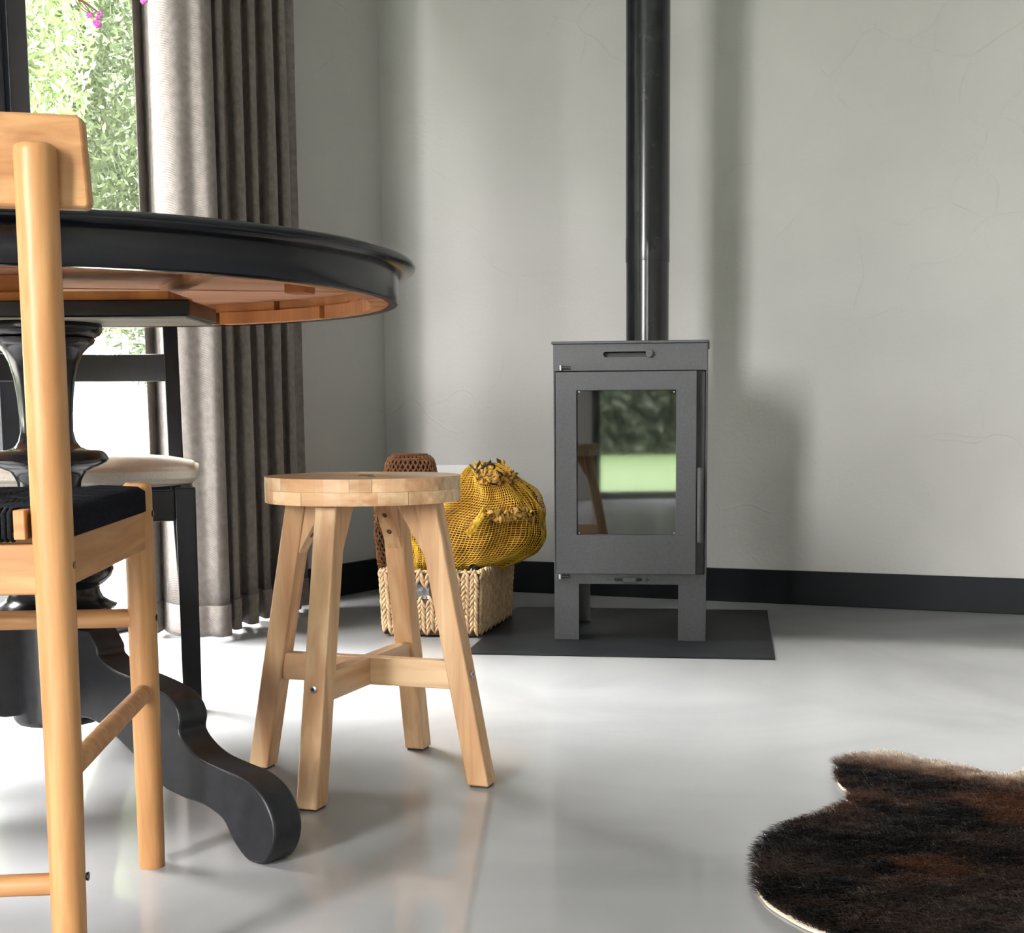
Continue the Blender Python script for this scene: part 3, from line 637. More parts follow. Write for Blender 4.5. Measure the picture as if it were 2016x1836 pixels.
for lay, (z0, z1, off) in enumerate(((SZ0, 0.4335, 0.018), (0.4338, SZ1, 0.0))):
    y = -SR - 0.01 + off - 0.03; rr = random.Random(11 + lay)
    while y < SR:
        y1 = y + rr.uniform(0.042, 0.056); x = -SR - rr.uniform(0.0, 0.08)
        while x < SR:
            x1 = x + rr.uniform(0.09, 0.17); g = 0.0003
            poly = [(gx[0] * a + gy[0] * c_, gx[1] * a + gy[1] * c_) for a, c_ in ((x + g, y + g), (x1 - g, y + g), (x1 - g, y1 - g), (x + g, y1 - g))]
            for k in range(72):
                if len(poly) < 3: break
                poly = clip(poly, CIRC[k], CIRC[(k + 1) % 72])
            if len(poly) >= 3:
                ar = abs(sum(poly[i][0] * poly[(i + 1) % len(poly)][1] - poly[(i + 1) % len(poly)][0] * poly[i][1] for i in range(len(poly)))) / 2
                if ar > 2e-5:
                    me = B().prism([sc + Vector((p[0], p[1], z0)) for p in poly], (0, 0, z1 - z0)).mesh()
                    ob = link('seat_block', me, 'stoolh', sto)
                    # align grain: rotate the object frame so local X runs along the grain
                    ob.rotation_euler.z = ga; ob.data.transform(Matrix.Rotation(-ga, 4, 'Z'))
            x = x1
        y = y1
B().tube([sc + Vector((0.004, 0.0, SZ1 - 0.004)), sc + Vector((0.004, 0, SZ1 + 0.0006))], 0.0115, 24).build('seat_dark_disc', 'knot_and_hole_shade', sto, smooth=30)  # dark plug painted as the shade inside the seat's finger hole
B().tube([sc + Vector((0.02, -0.06, SZ1 - 0.004)), sc + Vector((0.02, -0.06, SZ1 + 0.0004))], 0.006, 16).build('seat_dark_disc', 'knot_and_hole_shade', sto, smooth=30)
LH = 0.0165; FOOT = 0.1815; TOP = 0.104
for di, ot in ((d1, d2), (-d1, -d2), (d2, -d1), (-d2, d1)):
    f, t = sc + di * (FOOT - 0.0) + Z3 * 0.003, sc + di * TOP + Z3 * (SZ0 - 0.0005)
    lo = [f + di * (LH * a) + ot * (LH * c_) for a, c_ in ((-1, -1), (1, -1), (1, 1), (-1, 1))]
    hi = [t + di * (LH * a) + ot * (LH * c_) for a, c_ in ((-1, -1), (1, -1), (1, 1), (-1, 1))]
    lg = B().hexa(lo, hi).build('leg', 'stoolv', sto, bevel=0.0025)
    B().box(sc + di * FOOT + Z3 * 0.0018, di, ot, Z3, LH * 0.8, LH * 0.8, 0.0016).build('foot_pad', 'tie', lg)
    # corner brace: wedge between the leg's inner face and the seat
    ti = t - di * LH; bi = ti.lerp(f - di * LH, 0.20)
    pr = [ti - Z3 * 0.0005 + di * 0.004, bi + di * 0.004, bi + di * 0.0 - Z3 * -0.002, ti - di * 0.032 - Z3 * 0.0005]
    w2 = ot * 0.013
    br = B().prism([p - w2 for p in pr], w2 * 2).build('brace', 'stoolv', sto, bevel=0.0012)
    sl_a, sl_b = pr[2], pr[3]; nn_ = ((sl_b - sl_a).cross(ot)).normalized()
    if nn_.dot(-di) < 0: nn_ = -nn_
    for k in (0.35, 0.68):
        c = sl_a.lerp(sl_b, k); B().tube([c - nn_ * 0.003, c + nn_ * 0.0004], 0.0042, 14).build('screw_hole', 'knot_and_hole_shade', br, smooth=30)  # dark discs stand for the shade inside the screw holes
    # bolt through the leg at the stretcher
    zc = 0.163; c = f.lerp(t, zc / SZ0) + di * (LH + 0.0002)
    B().tube([c - di * 0.004, c + di * 0.0015, c + di * 0.0022], [0.0055, 0.0055, 0.004], 16).build('bolt', 'steel', lg, smooth=40)
    B().tube([c + di * 0.0015, c + di * 0.0024], 0.0026, 6).build('bolt_socket', 'tie', lg)
ln = FOOT + (TOP - FOOT) * 0.163 / SZ0 - LH + 0.002
o = B().box(sc + Z3 * 0.163, d1, d2, Z3, ln, 0.0105, 0.0205).build('stretcher', 'stoolh', sto, bevel=0.0015); ang = math.atan2(d1.y, d1.x)
o.rotation_euler.z = ang; o.data.transform(Matrix.Rotation(-ang, 4, 'Z'))
b = B()
for sg_ in (-1, 1): b.box(sc + Z3 * 0.1632 + d2 * (sg_ * (ln / 2 + 0.0055)), d2, d1, Z3, (ln - 0.0108) / 2, 0.0105, 0.0205)
o = b.build('stretcher', 'stoolh', sto, bevel=0.0015); ang = math.atan2(d2.y, d2.x); o.rotation_euler.z = ang; o.data.transform(Matrix.Rotation(-ang, 4, 'Z'))

# ================================================================== ROUND TABLE
TY = 1.89; tc_ = at_y(95, 900, TY); tc = Vector((tc_.x, TY, 0)); TR = 0.511; TZ = 0.751
tb = thing('round_table', tc, 'black painted round pedestal table with scrolled legs and raw wood underside', 'table')
top_prof = [(0.0005, TZ - 0.018), (TR - 0.022, TZ - 0.018), (TR - 0.008, TZ - 0.017), (TR - 0.001, TZ - 0.012), (TR, TZ - 0.008), (TR - 0.003, TZ - 0.003), (TR - 0.010, TZ), (0.0005, TZ)]
B().lathe(top_prof, tc, 128, closed=False).build('tabletop', 'blackpaint', tb, smooth=50)
AR = 0.487; AZ0 = 0.693; AZ1 = TZ - 0.018
B().lathe([(AR - 0.012, AZ1), (AR, AZ1), (AR, AZ0 + 0.003), (AR - 0.002, AZ0), (AR - 0.014, AZ0), (AR - 0.014, AZ1)], tc, 128, closed=False).build('apron', 'blackpaint', tb, smooth=50)
nseg = 12
for k in range(nseg):
    a0, a1 = 2 * math.pi * (k + 0.02) / nseg + 0.21, 2 * math.pi * (k + 0.98) / nseg + 0.21; q = B(); R0, R1 = AR - 0.034 - 0.003 * (k % 3), AR - 0.0145; pr = []
    for lay, (z0, z1) in enumerate(((AZ0 + 0.001, AZ0 + 0.020), (AZ0 + 0.0205, AZ1))):
        sh = 0.26 * lay
        ii = [a0 + sh + (a1 - a0) * i / 8 for i in range(9)]
        ringo = [tc + Vector((R1 * math.cos(a), R1 * math.sin(a), z0)) for a in ii] + [tc + Vector(((R0 + 0.004 * lay) * math.cos(a), (R0 + 0.004 * lay) * math.sin(a), z0)) for a in reversed(ii)]
        q.prism(ringo, (0, 0, z1 - z0))
    q.build('apron_block', 'ringwood', tb)
# planks of the underside
pw = 0.135; pa = math.radians(12); pX = Vector((math.cos(pa), math.sin(pa), 0)); pY = Vector((-pX.y, pX.x, 0))
for k in range(-4, 4):
    y0, y1 = k * pw + 0.0008, (k + 1) * pw - 0.0008; Ri = AR - 0.034; pts = []
    ym = max(abs(y0), abs(y1))
    if min(abs(y0), abs(y1)) > Ri: continue
    y0 = max(y0, -Ri + 0.002); y1 = min(y1, Ri - 0.002)
    m_ = 8; lower = [(-math.sqrt(max(0, Ri ** 2 - (y0 + (y1 - y0) * i / m_) ** 2)), y0 + (y1 - y0) * i / m_) for i in range(m_ + 1)]
    pts = [(-x, y) for x, y in lower] + list(reversed(lower))
    o = B().prism([tc + pX * x + pY * y + Z3 * (AZ1 - 0.006 - 0.001 * (k % 2)) for x, y in pts], (0, 0, 0.0055)).build('underside_plank', 'rawwood', tb)
    o.rotation_euler.z = pa; o.data.transform(Matrix.Rotation(-pa, 4, 'Z'))
# bearer board under the top, blocks and batten
bry = 1.80; brd = 0.15; bz0, bz1 = 0.668, 0.690
e0, e1 = at_y(372, 605, bry).x, tc.x - 0.26
def slabx(x0, x1, y0, y1, z0, z1): return B().hexa([Vector((x0, y0, z0)), Vector((x1, y0, z0)), Vector((x1, y1, z0)), Vector((x0, y1, z0))], [Vector((x0, y0, z1)), Vector((x1, y0, z1)), Vector((x1, y1, z1)), Vector((x0, y1, z1))])
slabx(e1, e0, bry, bry + brd, bz0, bz1).build('bearer', 'blackpaint', tb, bevel=0.002)
slabx(e1 + 0.01, e0 - 0.006, bry + 0.006, bry + brd - 0.004, bz0 - 0.0022, bz0 - 0.0001).build('bearer_underside_sheen', 'bearer_sheen', tb)  # pale slab imitates window light reflected on the bearer's underside
slabx(e1 - 0.02, e0 - 0.03, bry + 0.012, bry + brd - 0.012, bz1 + 0.0002, bz1 + 0.012).build('cleat', 'ringwood', tb, bevel=0.001)
for xo in (-0.03, -0.22): slabx(tc.x + xo - 0.03, tc.x + xo + 0.03, bry + 0.03, bry + brd - 0.03, bz1 + 0.0122, AZ1 - 0.0075).build('spacer_block', 'ringwood', tb)
for (px, py, Y, hw) in ((184, 566, 1.62, 0.022), (590, 566, 1.95, 0.016)):
    c = at_y(px, py, Y); c.z = AZ1 - 0.0075 - 0.008
    B().box(c, Vector((0.97, -0.24, 0)), Vector((0.24, 0.97, 0)), Z3, hw, 0.018, 0.008).build('stop_block', 'ringwood', tb, bevel=0.002)
p0, p1 = at_y(330, 583, 2.0), at_y(445, 548, 1.66); zz_ = AZ1 - 0.0075 - 0.006; p0.z = p1.z = zz_
dd = (p1 - p0).normalized(); B().box((p0 + p1) / 2, dd, Vector((-dd.y, dd.x, 0)), Z3, (p1 - p0).length / 2, 0.011, 0.006).build('batten', 'rawwood', tb, bevel=0.001)
# turned pedestal
def pz(py): return at_y(120, py, TY).z
def pr_(px, py): return (at_y(px, py, TY) - tc_).x + 0.0 if False else max(0.005, at_y(px, py, TY).x - at_y(95 + (py - 900) * 0.0475, py, TY).x)
prof_px = [(222, 1198), (226, 1192), (214, 1187), (200, 1178), (193, 1165), (192, 1155), (200, 1150), (214, 1136), (219, 1122), (214, 1104), (196, 1086), (172, 1070), (160, 1050), (156, 1010), (155, 975), (157, 948), (162, 936), (168, 927), (188, 919), (205, 910), (209, 904), (204, 894), (196, 887), (172, 885), (156, 880), (147, 868), (142, 850), (141, 820), (142, 780), (145, 745), (151, 715), (160, 694), (171, 682), (181, 675), (183, 667), (180, 665), (192, 659), (197, 648), (195, 638), (186, 628), (176, 622), (176, 614)]
prof = [(pr_(px, py), pz(py)) for px, py in prof_px]; prof[-1] = (prof[-1][0], bz0 - 0.0024)
B().lathe(prof, tc, 56).build('pedestal', 'blackpaint', tb, smooth=50)
hubz0, hubz1 = pz(1415), prof[0][1] + 0.002
B().lathe([(0.058, hubz0), (0.062, hubz0 + 0.006), (0.062, hubz1 - 0.006), (0.07, hubz1)], tc, 16).build('hub', 'blackmatt', tb, smooth=30)
# scrolled legs: profile traced on the side face of the nearest leg
LT = 0.044
foot = at_floor(508, 1702); ld = Vector((tc.x - foot.x, tc.y - foot.y, 0)).normalized(); ldir = -ld; ln_ = Vector((-ldir.y, ldir.x, 0))
# shift so the side face runs LT/2 to the left of the centre line
for _ in range(4):
    side_pt = foot; toC = Vector((tc.x, tc.y, 0)) - ln_ * (-1) * 0
    ldir = (foot + ln_ * (LT / 2) - tc).normalized(); ldir.z = 0; ldir.normalize(); ln_ = Vector((-ldir.y, ldir.x, 0))
sp0 = foot
legpx = [(173, 1241), (190, 1274), (193, 1291), (222, 1316), (255, 1331), (290, 1346), (313, 1358), (332, 1371), (348, 1394), (354, 1420), (352, 1442), (367, 1467), (395, 1493), (433, 1512), (478, 1532), (509, 1558), (530, 1595), (540, 1633), (536, 1671), (520, 1700), (500, 1702), (481, 1688), (457, 1654), (443, 1622), (429, 1605), (398, 1584), (364, 1572), (339, 1560), (320, 1548), (290, 1518), (260, 1484), (225, 1449), (194, 1425), (170, 1414), (150, 1414)]
prof2 = []
for px, py in legpx:
    p = at_plane(px, py, sp0, ln_); prof2.append(((p - tc).dot(ldir), max(0.0005, p.z)))
prof2 = [(0.03, prof2[0][1])] + prof2 + [(0.03, prof2[-1][1])]
cp = [Vector((a, z, 0)) for a, z in prof2]; sm = [cp[0]] + catmull(cp[1:-1], 3) + [cp[-1]]
def table_leg(ang):
    dr = Vector((math.cos(ang), math.sin(ang), 0)); nn = Vector((-dr.y, dr.x, 0))
    me = B().prism([tc + dr * p.x + Z3 * max(0.0, p.y) - nn * (LT / 2) for p in sm], nn * LT).mesh()
    return link('leg', me, 'blackmatt', tb, smooth=35, bevel=0.004, seg=3)
a0 = math.atan2(ldir.y, ldir.x)
for da in (0, math.radians(137), math.radians(-112)): table_leg(a0 + da)

# ================================================================== HONEY WOOD CHAIR
cfl = at_floor(300, 1704); rp = at_y(127, 1530, 1.205)
cs = Vector((cfl.x - rp.x, cfl.y - rp.y, 0)); CDp = cs.length; cs.normalize(); cw = Vector((-cs.y, cs.x, 0)); CW = 0.455
if cw.x > 0: cw = -cw
r0 = Vector((rp.x, rp.y, 0))
ch = thing('wooden_chair', r0 + cs * CDp / 2 + cw * CW / 2, 'honey-coloured wooden chair with woven black cord seat, pulled up to the round table', 'chair')
def cpnt(a, d, z): return r0 + cw * (CW * a) + cs * (CDp * d) + Z3 * z
ptop = at_y(68, 284, 1.19); topz = ptop.z
for a in (0, 1):
    fl = B().tube([cpnt(a, 1, 0.0), cpnt(a, 1, 0.003), cpnt(a, 1, 0.25), cpnt(a, 1, 0.452), cpnt(a, 1, 0.459), cpnt(a, 1, 0.461)], [0.0145, 0.0152, 0.0165, 0.0165, 0.0155, 0.013], 24).build('front_leg', 'oakv', ch, smooth=50)
    lean = Vector((ptop.x - rp.x, ptop.y - rp.y, 0)) if a == 0 else Vector((0, ptop.y - rp.y, 0))
    bl = B().tube([cpnt(a, 0, 0) + cs * -0.01, cpnt(a, 0, 0.02) + cs * -0.01, cpnt(a, 0, 0.25), cpnt(a, 0, 0.45), cpnt(a, 0, topz - 0.006) + lean, cpnt(a, 0, topz - 0.002) + lean, cpnt(a, 0, topz) + lean], [0.0145, 0.0150, 0.0165, 0.0178, 0.0178, 0.0168, 0.0145], 24).build('back_post', 'oakv', ch, smooth=50)
    for (q_, d_, zz1) in ((bl, 0, 0.118), (bl, 0, 0.405), (fl, 1, 0.302), (fl, 1, 0.425)):
        c = cpnt(a, d_, zz1) + cw * (-0.0155 if a == 0 else 0.0155)
        B().tube([c, c + cw * (-0.002 if a == 0 else 0.002)], 0.004, 10).build('screw_cap', 'tie', q_)
    # side stretcher and side rail
    B().tube([cpnt(a, 0, 0.214), cpnt(a, 1, 0.214)], 0.0108, 18).build('stretcher', 'oakx', ch, smooth=50)
    o = B().box(cpnt(a, 0.5, 0.406), cs, cw, Z3, CDp / 2 - 0.006, 0.009, 0.0225).build('side_rail', 'oakx', ch, bevel=0.002); an = math.atan2(cs.y, cs.x)
    o.rotation_euler.z = an; o.data.transform(Matrix.Rotation(-an, 4, 'Z'))
B().tube([cpnt(0, 1, 0.302), cpnt(1, 1, 0.302)], 0.0112, 18).build('stretcher', 'oakx', ch, smooth=50)
B().tube([cpnt(0, 0, 0.112), cpnt(1, 0, 0.112)], 0.0102, 18).build('stretcher', 'oakx', ch, smooth=50)
for d_ in (0, 1): B().box(cpnt(0.5, d_, 0.402), cw, cs, Z3, CW / 2 - 0.006, 0.009, 0.0225).build('seat_rail', 'oakx', ch, bevel=0.002)
for a in (0.055, 0.945): B().box(cpnt(a, -0.005, 0.442), cw, cs, Z3, 0.005, 0.012, 0.013).build('seat_spacer', 'oakx', ch, bevel=0.001)
for a in (0.02, 0.98): B().box(cpnt(a, 0.97, 0.442), cw, cs, Z3, 0.004, 0.008, 0.013).build('seat_spacer', 'oakx', ch, bevel=0.001)
# woven cord seat: wrapped bands crossing the frame
wv = B(); zc, hz = 0.4425, 0.0125
x0_, x1_ = 0.0 + 0.075, 1.0 - 0.075
seat = B().box(cpnt(0.5, 0.5, zc), cw, cs, Z3, CW / 2 + 0.006, CDp / 2 + 0.004, 0.0095)
seat_o = B().box(cpnt(0.5, 0.5, zc), cw, cs, Z3, CW / 2 - 0.01, CDp / 2 - 0.01, 0.009).build('woven_seat', 'cord', ch, bevel=0.004)
nside = 22
side = B()   # cords wrapped over the side frames, running left-right
nc = 76
for k in range(nc):
    d_ = 0.045 + 0.915 * (k + 0.5) / nc; dz = 0.0022 * math.sin(k * math.pi / 4)
    pts = [cpnt(0, d_, zc - 0.0145) - cw * 0.004, cpnt(0, d_, zc - 0.013) - cw * 0.010, cpnt(0, d_, zc + 0.009) - cw * 0.010, cpnt(0, d_, zc + 0.0125) - cw * 0.004]
    for j in range(1, 12): pts.append(cpnt(j / 12, d_, zc + 0.0125 + 0.0022 * (1 if ((j + (k // 6)) % 2) else -1)))
    pts += [cpnt(1, d_, zc + 0.0125) + cw * 0.004, cpnt(1, d_, zc + 0.009) + cw * 0.010, cpnt(1, d_, zc - 0.013) + cw * 0.010, cpnt(1, d_, zc - 0.0145) + cw * 0.004]
    side.tube(pts, 0.0027, 5)
tag(side.build('cord_weave', 'cord', seat_o, smooth=80), kind='stuff')
back = B()
for k in range(78):
    a = 0.07 + 0.86 * (k + 0.5) / 78
    pts = [cpnt(a, 0, zc - 0.0145), cpnt(a, 0, zc - 0.012) - cs * 0.009, cpnt(a, 0, zc + 0.009) - cs * 0.009, cpnt(a, 0, zc + 0.0125) + cs * 0.0]
    for j in range(1, 10): pts.append(cpnt(a, j / 10, zc + 0.0125 + 0.0022 * (-1 if ((j + (k // 6)) % 2) else 1)))
    pts += [cpnt(a, 1, zc + 0.0125), cpnt(a, 1, zc + 0.009) + cs * 0.010, cpnt(a, 1, zc - 0.013) + cs * 0.010, cpnt(a, 1, zc - 0.0145)]
    back.tube(pts, 0.0026, 5)
tag(back.build('cord_weave', 'cord', seat_o, smooth=80), kind='stuff')
# back slat on the seat side of the posts
lean = Vector((ptop.x - rp.x, ptop.y - rp.y, 0))
Ys = 1.235; e_tr, e_br = at_y(176, 240, Ys), at_y(190, 419, Ys - 0.006)
za, zbm = e_br.z, e_tr.z; ctr = r0 + lean + cs * 0.030
def slat_x(z): return (e_br - ctr).dot(-cw) + ((e_tr - ctr).dot(-cw) - (e_br - ctr).dot(-cw)) * (z - za) / (zbm - za)
outl = []
NS = 14; SLw = CW + 0.03
front = []; 
vs = []; fs = []
rows_ = [za, za + 0.004, za + 0.02, (za + zbm) / 2, zbm - 0.02, zbm - 0.004, zbm]
for side_ in (0, 1):
    for z in rows_:
        for i in range(NS + 1):
            u_ = i / NS; rnd = 0.0
            if z in (rows_[0], rows_[-1]): rnd = 0.004
            xa = -slat_x(z) + rnd; xb = SLw - rnd
            x = xa + (xb - xa) * u_; bow = 0.022 * (1 - (2 * u_ - 1) ** 2)
            vs.append(r0 + Vector((lean.x, lean.y, 0)) + cw * x + cs * (0.012 + (0.017 if side_ else 0.0) + bow * -1 + 0.022 * 0.0) + Vector((0, 0, z)))
NR = len(rows_); M_ = NS + 1; off = NR * M_
for s_ in (0, 1):
    for r in range(NR - 1):
        for i in range(NS): fs.append(tuple(s_ * off + k for k in (r * M_ + i, r * M_ + i + 1, (r + 1) * M_ + i + 1, (r + 1) * M_ + i)))
for i in range(NS):
    fs.append((i, i + 1, off + i + 1, off + i)); k = (NR - 1) * M_; fs.append((k + i, k + i + 1, off + k + i + 1, off + k + i))
for r in range(NR - 1):
    for e in (0, NS): fs.append((r * M_ + e, (r + 1) * M_ + e, off + (r + 1) * M_ + e, off + r * M_ + e))
link('back_slat', pyd(vs, fs), 'oakx', ch, smooth=40, bevel=0.003)

# ================================================================== BLACK CHAIR
kf = at_y(366, 1000, 2.08); kd = Vector((-0.245, 0.97, 0)).normalized(); kw = Vector((-kd.y, kd.x, 0)); kw = kw if kw.x < 0 else -kw
KW = 0.42; KD = 0.385; k0 = Vector((kf.x, kf.y, 0))
bc = thing('black_chair', k0 + kw * KW / 2 + kd * KD / 2, 'black painted chair with a cream seat cushion on the far side of the table', 'chair')
def kp(a, d, z): return k0 + kw * (KW * a) + kd * (KD * d) + Z3 * z
rb = at_floor(392, 1399); 
for a in (0, 1):
    c0 = kp(a, 0, 0); s_ = 0.0152; t_ = 0.0135
    B().hexa([c0 + kw * (t_ * i) + kd * (t_ * j) for i, j in ((-1, -1), (1, -1), (1, 1), (-1, 1))], [kp(a, 0, 0.432) + kw * (s_ * i) + kd * (s_ * j) for i, j in ((-1, -1), (1, -1), (1, 1), (-1, 1))]).build('front_leg', 'chairblack', bc, bevel=0.002)
    sgn = 1 if a == 0 else -1
    f0 = kp(a, 1.06, 0) ; m0 = kp(a, 1.0, 0.43) + kw * (sgn * 0.018); t0 = kp(a, 1.04, 0.84) + kw * (sgn * 0.022)
    for nm, lo_, hi_ in (('back_leg', f0, m0), ('back_post', m0, t0)):
        B().hexa([lo_ + kw * (0.0125 * i) + kd * (0.016 * j) for i, j in ((-1, -1), (1, -1), (1, 1), (-1, 1))], [hi_ + kw * (0.0125 * i) + kd * (0.016 * j) for i, j in ((-1, -1), (1, -1), (1, 1), (-1, 1))]).build(nm, 'chairblack', bc, bevel=0.002)
    B().box(kp(a, 0.5, 0.405), kd, kw, Z3, KD / 2 - 0.016, 0.009, 0.024).build('side_rail', 'chairblack', bc, bevel=0.002)
B().box(kp(0.5, 0, 0.405), kw, kd, Z3, KW / 2 - 0.0155, 0.010, 0.0235).build('front_rail', 'chairblack', bc, bevel=0.002)
B().box(kp(0.5, 1.0, 0.405), kw, kd, Z3, KW / 2 - 0.03, 0.010, 0.024).build('back_rail', 'chairblack', bc, bevel=0.002)
def curved_rail(z0, z1, nm='back_rail'):
    vs = []; N = 12
    for i in range(N + 1):
        u_ = i / N; p = kp(0.075 + 0.85 * u_, 1.02, 0) + kd * (0.035 * (1 - (2 * u_ - 1) ** 2))
        for (dz, dd_) in ((z0, 0), (z0, 0.014), (z1, 0.014), (z1, 0)): vs.append(p + kd * dd_ + Z3 * dz)
    fs = [(i * 4 + k, i * 4 + (k + 1) % 4, (i + 1) * 4 + (k + 1) % 4, (i + 1) * 4 + k) for i in range(N) for k in range(4)] + [(3, 2, 1, 0), (N * 4, N * 4 + 1, N * 4 + 2, N * 4 + 3)]
    link(nm, pyd(vs, fs), 'chairblack', bc, smooth=40, bevel=0.002)
curved_rail(0.604, 0.652); curved_rail(0.765, 0.835, 'top_rail')
# cushion: soft rounded slab
bm = bmesh.new(); bmesh.ops.create_cube(bm, size=1); bmesh.ops.subdivide_edges(bm, edges=bm.edges, cuts=9, use_grid_fill=True)
for v in bm.verts:
    x, y, z = v.co * 2; e = max(abs(x), abs(y))
    r_ = 1 - 0.42 * max(0, (e - 0.72) / 0.28) ** 2
    zz1 = z * r_ if z > 0 else z * (1 - 0.25 * max(0, (e - 0.8) / 0.2))
    sx = (1 - 0.05 * abs(z)) if abs(z) > 0.6 else 1.0
    p = kp(0.5, 0.5, 0.4525) + kw * (x * sx * (KW / 2 + 0.022)) + kd * (y * sx * (KD / 2 + 0.02)) + Z3 * (zz1 * 0.0215 + (0.004 * (1 - e * e) if z > 0 else 0))
    v.co = p
bmesh.ops.recalc_face_normals(bm, faces=bm.faces)
me = bpy.data.meshes.new('m'); bm.to_mesh(me); bm.free()
o = link('seat_cushion', me, 'cushion', bc, smooth=180); s_ = o.modifiers.new('s', 'SUBSURF'); s_.levels = 1; s_.render_levels = 2

# ================================================================== COWHIDE RUG
rpx = [(1646, 1503), (1663, 1495), (1703, 1488), (1759, 1488), (1815, 1497), (1871, 1509), (1927, 1521), (1983, 1533), (2002, 1531), (2030, 1515), (2110, 1490), (2260, 1500), (2440, 1560), (2520, 1660), (2480, 1790), (2360, 1960), (2150, 2080), (1960, 2060), (1850, 1960), (1740, 1890), (1624, 1838), (1590, 1825), (1557, 1808), (1517, 1783), (1503, 1768), (1491, 1750), (1487, 1721), (1491, 1684), (1503, 1659), (1530, 1636), (1585, 1616), (1618, 1606), (1646, 1594), (1666, 1585), (1675, 1572), (1672, 1559), (1655, 1547), (1647, 1530), (1652, 1517)]
outl = [at_floor(px, py, 0.004) for px, py in rpx]
ol = catmull([(p.x, p.y, 0) for p in outl], 4, True)
cen = sum((Vector((p.x, p.y, 0)) for p in ol), Vector()) / len(ol)
rg = thing('cowhide_rug', cen, 'dark brown and black cowhide rug with a cream edge lying on the floor', 'rug')
rings = []
for k, (sc_, z) in enumerate(((1.0, 0.0008), (1.0, 0.0035), (0.985, 0.005), (0.9, 0.006), (0.6, 0.006), (0.3, 0.006))):
    rings.append([cen + (p - cen) * sc_ + Z3 * z for p in ol])
n = len(ol); vs = [p for r in rings for p in r]
fs = [(r * n + i, r * n + (i + 1) % n, (r + 1) * n + (i + 1) % n, (r + 1) * n + i) for r in range(len(rings) - 1) for i in range(n)] + [tuple(range(n - 1, -1, -1)), tuple((len(rings) - 1) * n + i for i in range(n))]
link('hide', pyd(vs, fs), 'hide', rg)
poly = np.array([(p.x, p.y) for p in ol])
def inside(xy):
    x, y = xy[:, 0], xy[:, 1]; r = np.zeros(len(xy), bool); j = len(poly) - 1
    for i in range(len(poly)):
        xi, yi = poly[i]; xj, yj = poly[j]
        c = ((yi > y) != (yj > y)) & (x < (xj - xi) * (y - yi) / (yj - yi + 1e-12) + xi); r ^= c; j = i
    return r
def edge_dist(xy):
    d = np.full(len(xy), 9.0)
    for i in range(len(poly)):
        a = poly[i]; b_ = poly[(i + 1) % len(poly)]; ab = b_ - a; t = np.clip(((xy - a) @ ab) / (ab @ ab + 1e-12), 0, 1)
        d = np.minimum(d, np.linalg.norm(xy - (a + t[:, None] * ab), axis=1))
    return d
lo, hi = poly.min(0), poly.max(0)
pts = rng.uniform(lo, hi, (230000, 2)); pts = pts[inside(pts)]
NH = len(pts); ed = edge_dist(pts)
# smooth value noise for tone
def vnoise(xy, s, seed):
    r2 = np.random.default_rng(seed); G = r2.uniform(0, 1, (64, 64)); q = (xy - lo) * s; i = np.floor(q).astype(int); f = q - i; f = f * f * (3 - 2 * f); g = lambda a, c: G[a % 64, c % 64]
    return (g(i[:, 0], i[:, 1]) * (1 - f[:, 0]) + g(i[:, 0] + 1, i[:, 1]) * f[:, 0]) * (1 - f[:, 1]) + (g(i[:, 0], i[:, 1] + 1) * (1 - f[:, 0]) + g(i[:, 0] + 1, i[:, 1] + 1) * f[:, 0]) * f[:, 1]
st_xy = pts * np.array([1.0, 1.6])
tone = 0.55 * vnoise(st_xy, 7.0, 1) + 0.45 * vnoise(st_xy, 19.0, 2); red = vnoise(st_xy, 5.0, 5); clump = vnoise(st_xy, 45.0, 3)
ang = np.pi + 0.35 + 1.1 * (vnoise(pts, 4.0, 8) - 0.5) + 0.5 * (clump - 0.5) + rng.normal(0, 0.22, NH)
far = at_floor(1815, 1497); _e = at_floor(1983, 1533) - at_floor(1700, 1488); farn = np.array([-_e.y, _e.x]) / _e.length; farline = (pts - np.array([far.x, far.y])) @ farn
# pale cream fringe along the far (spine) edge
pale = np.clip((farline + 0.13 + 0.06 * (clump - 0.5)) / 0.10, 0, 1) * (pts[:, 0] > 0.3)
L = rng.uniform(0.010, 0.017, NH) * (1 - 0.45 * pale); wdt = rng.uniform(0.0006, 0.0010, NH)
dirv = np.stack([np.cos(ang), np.sin(ang)], 1); prp = np.stack([-np.sin(ang), np.cos(ang)], 1)
lift = rng.uniform(0.003, 0.0075, NH) + 0.004 * clump
base = np.concatenate([pts, np.full((NH, 1), 0.0052)], 1)
v0 = base.copy(); v0[:, :2] -= prp * wdt[:, None]; v1 = base.copy(); v1[:, :2] += prp * wdt[:, None]
mid_ = base.copy(); mid_[:, :2] += dirv * (L * 0.5)[:, None]; mid_[:, 2] += lift
m0 = mid_.copy(); m0[:, :2] -= prp * (wdt * 0.8)[:, None]; m1 = mid_.copy(); m1[:, :2] += prp * (wdt * 0.8)[:, None]
tp_ = base.copy(); tp_[:, :2] += dirv * L[:, None]; tp_[:, 2] += lift * 1.15
allv = np.stack([v0, v1, m1, m0, tp_], 1).reshape(-1, 3) - np.array([cen.x, cen.y, 0])
k5 = np.arange(NH) * 5
me = bpy.data.meshes.new('fur'); me.vertices.add(NH * 5); me.vertices.foreach_set('co', allv.astype(np.float32).ravel())
loops = np.concatenate([np.stack([k5, k5 + 1, k5 + 2, k5 + 3], 1).ravel(), np.stack([k5 + 3, k5 + 2, k5 + 4], 1).ravel()]).astype(np.int32)
me.loops.add(len(loops)); me.loops.foreach_set('vertex_index', loops); me.polygons.add(NH * 2)
